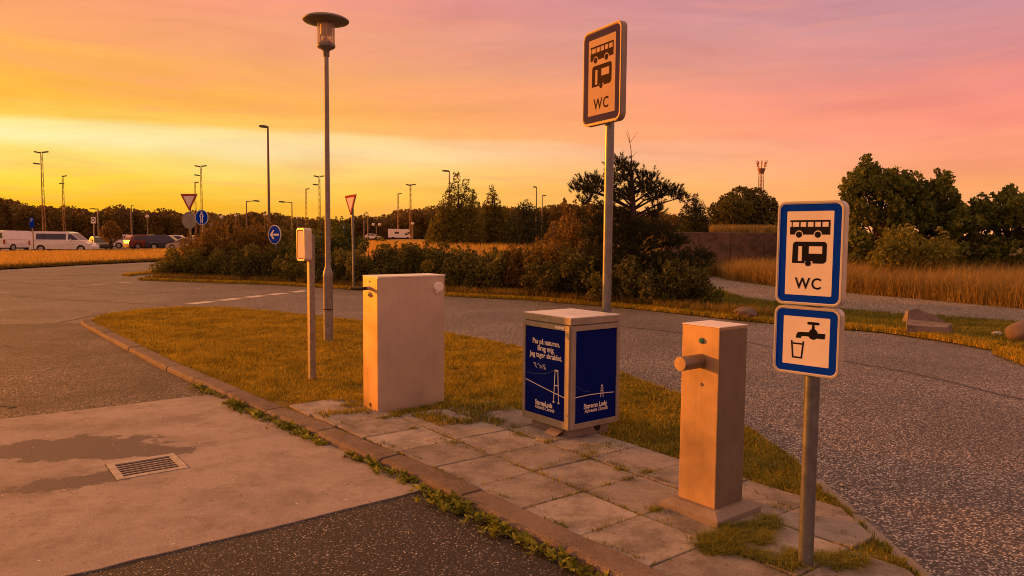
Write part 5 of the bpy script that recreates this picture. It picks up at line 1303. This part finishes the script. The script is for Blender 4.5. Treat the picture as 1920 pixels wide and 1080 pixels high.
P = P[keep]; hn = fbm(P, 1.6, 5)
zl = np.where(in_slabs(P), ZI-.004, ZI-.024)
hb = fbm(P, 7.0, 21, 2); B = np.concatenate([P, zl[:, None]], 1); h = (.022 + .034*RNG.random(len(P)))*(1+.45*hn+.5*np.clip(hb, -.5, 1))
frL = (P - np.array([O.x, O.y])) @ EE.T
gm = RNG.random(len(P)) < np.clip(.38 + .09*frL[:, 0] + .55*fbm(P, 2.0, 17) + .25*(frL[:, 0] > -2.4), .06, .85)
put('lawn_grass', blades('lawn_grass', B[~gm], h[~gm], .0032, .9, .5), G_lawn, label='short dry golden blades of the lawn on the traffic island', cat='grass', kind='stuff')
put('lawn_green_grass', blades('lawn_green_grass', B[gm], h[gm]*1.08, .0032, .9, .5), G_green, label='greener blades mixed through the lawn on the traffic island', cat='grass', kind='stuff')
# joints, tufts and rough patches on and around the paving
TU = []
def tuft(px, py, n, r, z=ZI):
    c = G(px, py, z); TU.append(np.concatenate([np.array([c.x, c.y])+RNG.normal(size=(n, 2))*r*.5, np.full((n, 1), z-.012)], 1))
def jline(p, q, n, w=.02, z=ZI):
    a, b = G(*p, z), G(*q, z); t = RNG.random(n)[:, None]; nz_ = fbm(np.concatenate([t*9, t*0], 1), 2.0, int(p[0]))
    X_ = np.array([a.x, a.y])*(1-t) + np.array([b.x, b.y])*t + RNG.normal(size=(n, 2))*w*.5; X_ = X_[nz_ > .02]
    TU.append(np.concatenate([X_, np.full((len(X_), 1), z-.012)], 1))
for p, q, n in [((640, 792), (790, 862), 500), ((787, 866), (990, 950), 500), ((995, 958), (1250, 1070), 700), ((765, 800), (910, 852), 420), ((910, 852), (1093, 918), 300), ((1093, 918), (1204, 966), 260),
                ((989, 952), (1095, 920), 260), ((1095, 920), (1202, 891), 420), ((1118, 858), (1268, 909), 420), ((1204, 966), (1120, 995), 300), ((1380, 905), (1500, 960), 300), ((1430, 940), (1660, 1030), 300), ((1530, 905), (1720, 1075), 1500), ((1060, 860), (1000, 885), 120)]: jline(p, q, int(n*.5), .014)
for px, py, n, r in [(1228, 955, 260, .055), (1110, 850, 120, .05), (1165, 880, 150, .05), (1215, 885, 180, .06), (1150, 835, 300, .12), (1110, 838, 200, .1), (980, 815, 300, .1), (960, 800, 300, .1), (905, 778, 300, .1), (930, 790, 300, .1), (740, 780, 500, .07), (770, 770, 500, .07), (800, 764, 400, .07),
                     (720, 784, 300, .05), (690, 776, 150, .04), (660, 760, 200, .08), (830, 755, 400, .08), (640, 815, 120, .05), (775, 803, 150, .05), (850, 830, 120, .05), (1410, 880, 500, .16), (1450, 900, 600, .14), (1440, 870, 500, .16), (1475, 905, 400, .10), (1100, 855, 200, .06), (1030, 828, 150, .05)]: tuft(px, py, int(n*.6), r)
TU = np.concatenate(TU); h = .014+.03*RNG.random(len(TU))
put('paving_joint_grass', blades('paving_joint_grass', TU, h, .0026, 1.1, .6), G_green, label='grass tufts growing from the paving joints and round the furniture', cat='grass', kind='stuff')
# long matted grass in front of the water post
mp_ = [G(x, y, ZI) for x, y in [(1282, 1016), (1320, 990), (1390, 985), (1445, 968), (1480, 982), (1440, 1000), (1455, 1022), (1500, 1040), (1570, 1040), (1650, 1046), (1640, 1056), (1560, 1072), (1490, 1072), (1440, 1056), (1380, 1040), (1320, 1040)]]
P = scatter(mp_, 9000); P = P[fbm(P, 11, 4) > -.10]
f3 = (P - np.array([O.x, O.y])) @ EE.T; P = P[~((np.abs(f3[:, 0]-1.185) < .215) & (np.abs(f3[:, 1]-.40) < .215))]
B = np.concatenate([P, np.full((len(P), 1), ZI-.008)], 1)
put('matted_grass', blades('matted_grass', B, .02+.035*RNG.random(len(P)), .0024, 2.0, .7), G_green, label='long matted grass spreading between water post foot and front sign post', cat='grass', kind='stuff')
# gutter weeds along the kerb
def weeds():
    C = []; A = []; S = []
    outer = []
    for a, b in zip(kline, kline[1:]):
        d = (b-a).normalized(); outer.append(a + Vector((d.y, -d.x, 0))*.205)
    oe = [fe(p) for p in outer]
    for k in range(2600):
        i = int(RNG.integers(0, len(outer))); e1 = oe[i][0]
        if e1 < -4.6 or e1 > 1.9: continue
        dens = .42+.28*math.sin(e1*2.1+1)+.22*math.sin(e1*5.3)+.15*math.sin(e1*11+2) + (.3 if e1 > -.3 else .1)
        if RNG.random() > dens: continue
        nrm = (outer[min(i+1, len(outer)-1)]-outer[max(i-1, 0)]).normalized(); sd = Vector((nrm.y, -nrm.x, 0))
        c = outer[i] + sd*float(abs(RNG.normal())*.042*(.6+dens)) + nrm*float(RNG.normal()*.02); sz = .5+.6*RNG.random()**2
        for q in range(int(5+5*RNG.random())):
            th = RNG.random()*2*PI; el_ = .15+.8*RNG.random(); L_ = (.012+.024*RNG.random())*sz
            dr = np.array([math.cos(th)*math.cos(el_), math.sin(th)*math.cos(el_), math.sin(el_)])
            hgt = .012 + .045*RNG.random()**1.6*sz*min(1, dens)
            C.append(np.array([c.x, c.y, hgt]) + dr*L_*.9); A.append(dr); S.append(L_)
    C = np.array(C); A = unit(np.array(A)); S = np.array(S)[:, None]
    b = unit(np.cross(A, np.array([0, 0, 1.]) + RNG.normal(size=A.shape)*.35)); n_ = np.cross(b, A)
    # six-point leaf folded along its rib
    V = np.stack([C-A*S, C-A*S*.2+b*S*.42+n_*S*.15, C+A*S*.5+b*S*.34+n_*S*.12, C+A*S, C+A*S*.5-b*S*.34+n_*S*.12, C-A*S*.2-b*S*.42+n_*S*.15], 1).reshape(-1, 3)
    return npmesh('gutter_weeds', V, 6, [(0, 1, 2, 3), (0, 3, 4, 5)])
put('gutter_weeds', weeds(), L_weed, label='leafy green weeds growing in the gutter along the kerb', cat='weeds', kind='stuff')
# verge grass at the foot of the shrubs and round the boulders
def band(pts, w0, w1, n):
    pts = [Vector((p.x, p.y)) for p in pts]; seg = [(b-a).length for a, b in zip(pts, pts[1:])]; tot = sum(seg); out = []
    for (a, b), s in zip(zip(pts, pts[1:]), seg):
        k = int(n*s/tot); t = RNG.random(k)[:, None]; d = (b-a).normalized(); nn = Vector((-d.y, d.x))
        if nn.y < 0: nn = -nn
        q = (w0+(w1-w0)*RNG.random(k))[:, None]; out.append(np.array(a)*(1-t)+np.array(b)*t+np.array(nn)*q)
    return np.concatenate(out)
vf = verge_front[4:]
P = band(vf, .15, 1.1, 22000); P = P[fbm(P, 3, 2) > -.2]; grass('verge_grass', P, .03, .06, .30, .008, G_verge, 'dry reddish grass along the foot of the shrubs', .6)
P = band(verge_front, -.12, .45, 46000); grass('verge_edge_grass', P, .02, .04, .12, .007, G_lawn, 'short grass fringe where shrubs meet the road', .9)
P = scatter([Vector((p.x, p.y, 0)) for p in sliver], 5000); grass('verge_sliver_grass', P, .008, .04, .12, .012, G_lawn, 'thin grass sliver lying between two arms of the far road', .9)
vpoly = [Vector((p.x, p.y, 0)) for p in [G(x, y) for x, y in [(1200, 579), (1400, 601), (1660, 623), (1790, 642), (1920, 666), (2000, 690), (2050, 618), (1920, 608), (1760, 596), (1600, 585), (1500, 575), (1400, 562), (1345, 545), (1330, 555)]]]
P = scatter(vpoly, 70000); P = P[fbm(P, 2.2, 12) > -.35]; grass('right_verge_grass', P, .01, .03, .12, .006, G_green, 'short tufted grass between the road and the gravel path', .9)
# tall dry grass behind the path
tp1 = [G(x, y, .04) for x, y in [(2050, 586), (1920, 577), (1760, 562), (1600, 548), (1450, 535), (1365, 524), (1335, 514)]]
tp1 = [Vector((p.x, p.y, 0)) for p in tp1] + [GX(1200, 26.5), GX(1200, 33), GX(1480, 33.5), GX(1600, 30), GX(2050, 26)]
P = scatter(tp1, 72000); P = P[fbm(P, 1.3, 8) > -.45]
hh_ = (.30+.65*RNG.random(len(P))**.8)*(1+.35*fbm(P, 2.6, 31)); B = np.concatenate([P, np.full((len(P), 1), .02)], 1)
put('tall_dry_grass', blades('tall_dry_grass', B, hh_*(1+.25*fbm(P, .8, 6)), .008, .8, .7, (.12, -.05)), G_dry, label='tall dry golden grass between gravel path and thicket', cat='grass', kind='stuff')
P = scatter(tp1, 5000); B = np.concatenate([P, np.full((len(P), 1), .02)], 1)
put('grass_seed_stalks', blades('grass_seed_stalks', B, .9+.35*RNG.random(len(P)), .006, .5, .5, (.14, -.05)), G_dry, label='thin pale seed stalks standing above the tall dry grass', cat='grass', kind='stuff')
# grass on top of the wall
P = scatter([GX(1330, 34.2), GX(1462, 34.2), GX(1475, 37), GX(1330, 37)], 5000); grass('wall_top_grass', P, 2.02, .12, .5, .014, G_dry, 'pale dry grass growing along the top of the dark wall', .6)
MB().box(-3.4, 4.4, .36, 4.0, -.1, AT(1380, 437, 34).z-.06).build('fill', m_straw, wl_)
# golden meadow strip and the bank behind the shrubs
sp_ = [Vector((p.x, p.y, 0)) for p in strip]
P = scatter(sp_, 60000); grass('meadow_grass', P, .01, .22, .50, .020, G_gold, 'glowing golden meadow grass in the strip before the car park', .6)
P = band([G(x, y) for x, y in [(-200, 516), (0, 504), (160, 495.5), (335, 487.5)]], -.2, .9, 14000); grass('meadow_edge_grass', P, .01, .08, .22, .02, G_verge, 'mown darker grass edge along the far road', .8)
bp_ = [GX(690, 27), GX(1040, 27), GX(1040, 60), GX(690, 60)]
P = scatter(bp_, 26000); dd_ = np.clip((P[:, 1]-26)/10, 0, 1); zz = 1.05*dd_*dd_*(3-2*dd_)*.92-.08
B = np.concatenate([P, zz[:, None]], 1); put('bank_grass', blades('bank_grass', B, .30+.35*RNG.random(len(P)), .018, .6, .5), G_gold, label='golden grass on the low bank behind the shrubs', cat='grass', kind='stuff')

# ================================================================== BOULDERS, STONES AND LITTER
m_rock = concrete('granite boulder', (.27, .215, .195), 3, .4, .7, .9, blot=.8); m_rock2 = concrete('rough boulder', (.18, .14, .125), 3, .3, .5, .8)
def boulder(px, py, w, h, d, label, mat, seed, flat=.0, name='boulder', rz=0.0, n=3, wedge=0):
    p = G(px, py, .035); b = bmesh.new(); bmesh.ops.create_icosphere(b, subdivisions=n, radius=1)
    r = np.random.default_rng(seed); ks = r.normal(size=(7, 3)); ks /= np.linalg.norm(ks, axis=1)[:, None]; lv = .55+.35*r.random(7)
    for v in b.verts:
        c = np.array(v.co)
        if flat:
            for k, l_ in zip(ks, lv):
                q = c @ k
                if q > l_: c = c - k*(q-l_)
        c = c*(1+.05*math.sin(c[0]*5+seed)*math.cos(c[1]*4+c[2]*6))
        z = c[2]
        if flat > 1: c[2] = min(c[2], .62)
        x = c[0]*w/2; y = c[1]*d/2; zz = (c[2]*.62+.42)*h
        if wedge: zz *= max(.15, 1 - .75*(x/w+.25)) 
        v.co = (x, y, max(-.05, zz))
    m = bpy.data.meshes.new(name); b.to_mesh(m); b.free()
    for f in m.polygons: f.use_smooth = not flat
    o = put(name, m, mat, label=label, cat='stone' if name == 'stone' else 'boulder'); o.location = (p.x, p.y, .03); o.rotation_euler = (0, 0, rz); return o
boulder(1398, 597, .56, .24, .45, 'low brown boulder beside the start of the gravel path', m_rock2, 3, 1)
# squared block with a pointed stone leaning behind it
p = G(1735, 624, .035); bl = MB(); 
bl.add([(-.42, -.22, -.05), (.18, -.30, -.05), (.46, .02, -.05), (-.20, .22, -.05), (-.41, -.20, .15), (.17, -.28, .13), (.44, .03, .16), (-.20, .20, .20)],
       [(3,2,1,0), (4,5,6,7), (0,1,5,4), (1,2,6,5), (2,3,7,6), (3,0,4,7)])
o = bl.build('boulder', m_rock, label='flat-topped squared granite block on the verge at right', cat='boulder'); o.location = (p.x, p.y, .02); o.scale = (1.15, 1.15, 1.2)
p = G(1728, 607, .035); bl = MB()
bl.add([(-.32, -.12, -.05), (.34, -.14, -.05), (.36, .14, -.05), (-.30, .16, -.05), (-.27, -.05, .32), (-.10, -.06, .36), (.33, -.06, .13), (-.24, .07, .30), (-.08, .06, .33), (.32, .05, .12)],
       [(3,2,1,0), (0,1,6,5,4), (3,7,8,9,2), (0,4,7,3), (1,2,9,6), (4,5,8,7), (5,6,9,8)])
o = bl.build('boulder', m_rock, label='pointed pale stone slab standing behind the squared block', cat='boulder'); o.location = (p.x, p.y, .02); o.scale = (1.15, 1.1, .92)
boulder(1922, 640, .62, .34, .5, 'rounded dark boulder cut by the right edge of the view', m_rock2, 8, 0)
boulder(1869, 628, .22, .07, .14, 'small whitish stone left of the rounded boulder', concrete('pale stone', (.52, .50, .48), 5), 5, 0, 'stone', .3, 2)
# scattered grit, petals and dead leaves on the paved areas
def flakes(n, poly, z, s0, s1, seed):
    P = scatter(poly, n); N = len(P); th = RNG.random(N)*2*PI; s = s0+(s1-s0)*RNG.random(N)**3
    a = np.stack([np.cos(th), np.sin(th), RNG.normal(size=N)*.15], 1)*s[:, None]; b = np.stack([-np.sin(th), np.cos(th), RNG.normal(size=N)*.15], 1)*(s*.6)[:, None]
    C = np.concatenate([P, np.full((N, 1), z+.003)], 1)
    return np.stack([C-a, C+b*.9+np.array([0, 0, 1])*s[:, None]*.25, C+a, C-b], 1).reshape(-1, 3)
pav = [FP(-3, -.52), FP(2.8, -.52), FP(2.2, .5), FP(1.4, 1.1), FP(-2, 1.05), FP(-3, 0)]
V = np.concatenate([flakes(300, pav, ZI, .004, .014, 1), flakes(320, [FP(-4.1, -.95), FP(-.3, -.9), FP(-.3, -4), FP(-4.1, -4)], .010, .003, .012, 2), flakes(260, [FP(-.2, -.85), FP(2.2, -.85), FP(2.2, -3), FP(-.2, -3)], .004, .003, .010, 3)])
put('leaf_litter', npmesh('leaf_litter', V, 4, [(0, 1, 2, 3)]), leafmat('dry litter', (.10, .06, .03), (.62, .50, .34), .1), label='scattered petals, grit and dry leaf bits on the paved ground', cat='litter', kind='stuff')
for px, py, lab in [(1252, 0, ''), ]: pass
for px, py, s, lab in [(1007, 826 , .02, 'small yellow fallen leaf on the paving left of the bin'), (800, 826, .02, 'pale fallen leaf on the paving right below the cabinet'), (1579, 911, .022, 'yellow fallen leaf on the road beside the edging stones')]:
    c = G(px, py, ZI if px < 1500 else .0); r = random.Random(px)
    q = MB().add([(-s, 0, .002), (-s*.2, s*.6, .010), (s*.6, s*.45, .006), (s, 0, .003), (s*.5, -s*.5, .009), (-s*.3, -s*.55, .005)], [(0, 5, 4, 3), (0, 3, 2, 1)])
    o = q.build('fallen_leaf', simple('yellow leaf', (.60, .46, .18), .7), label=lab, cat='leaf'); o.location = (c.x, c.y, c.z+.003)
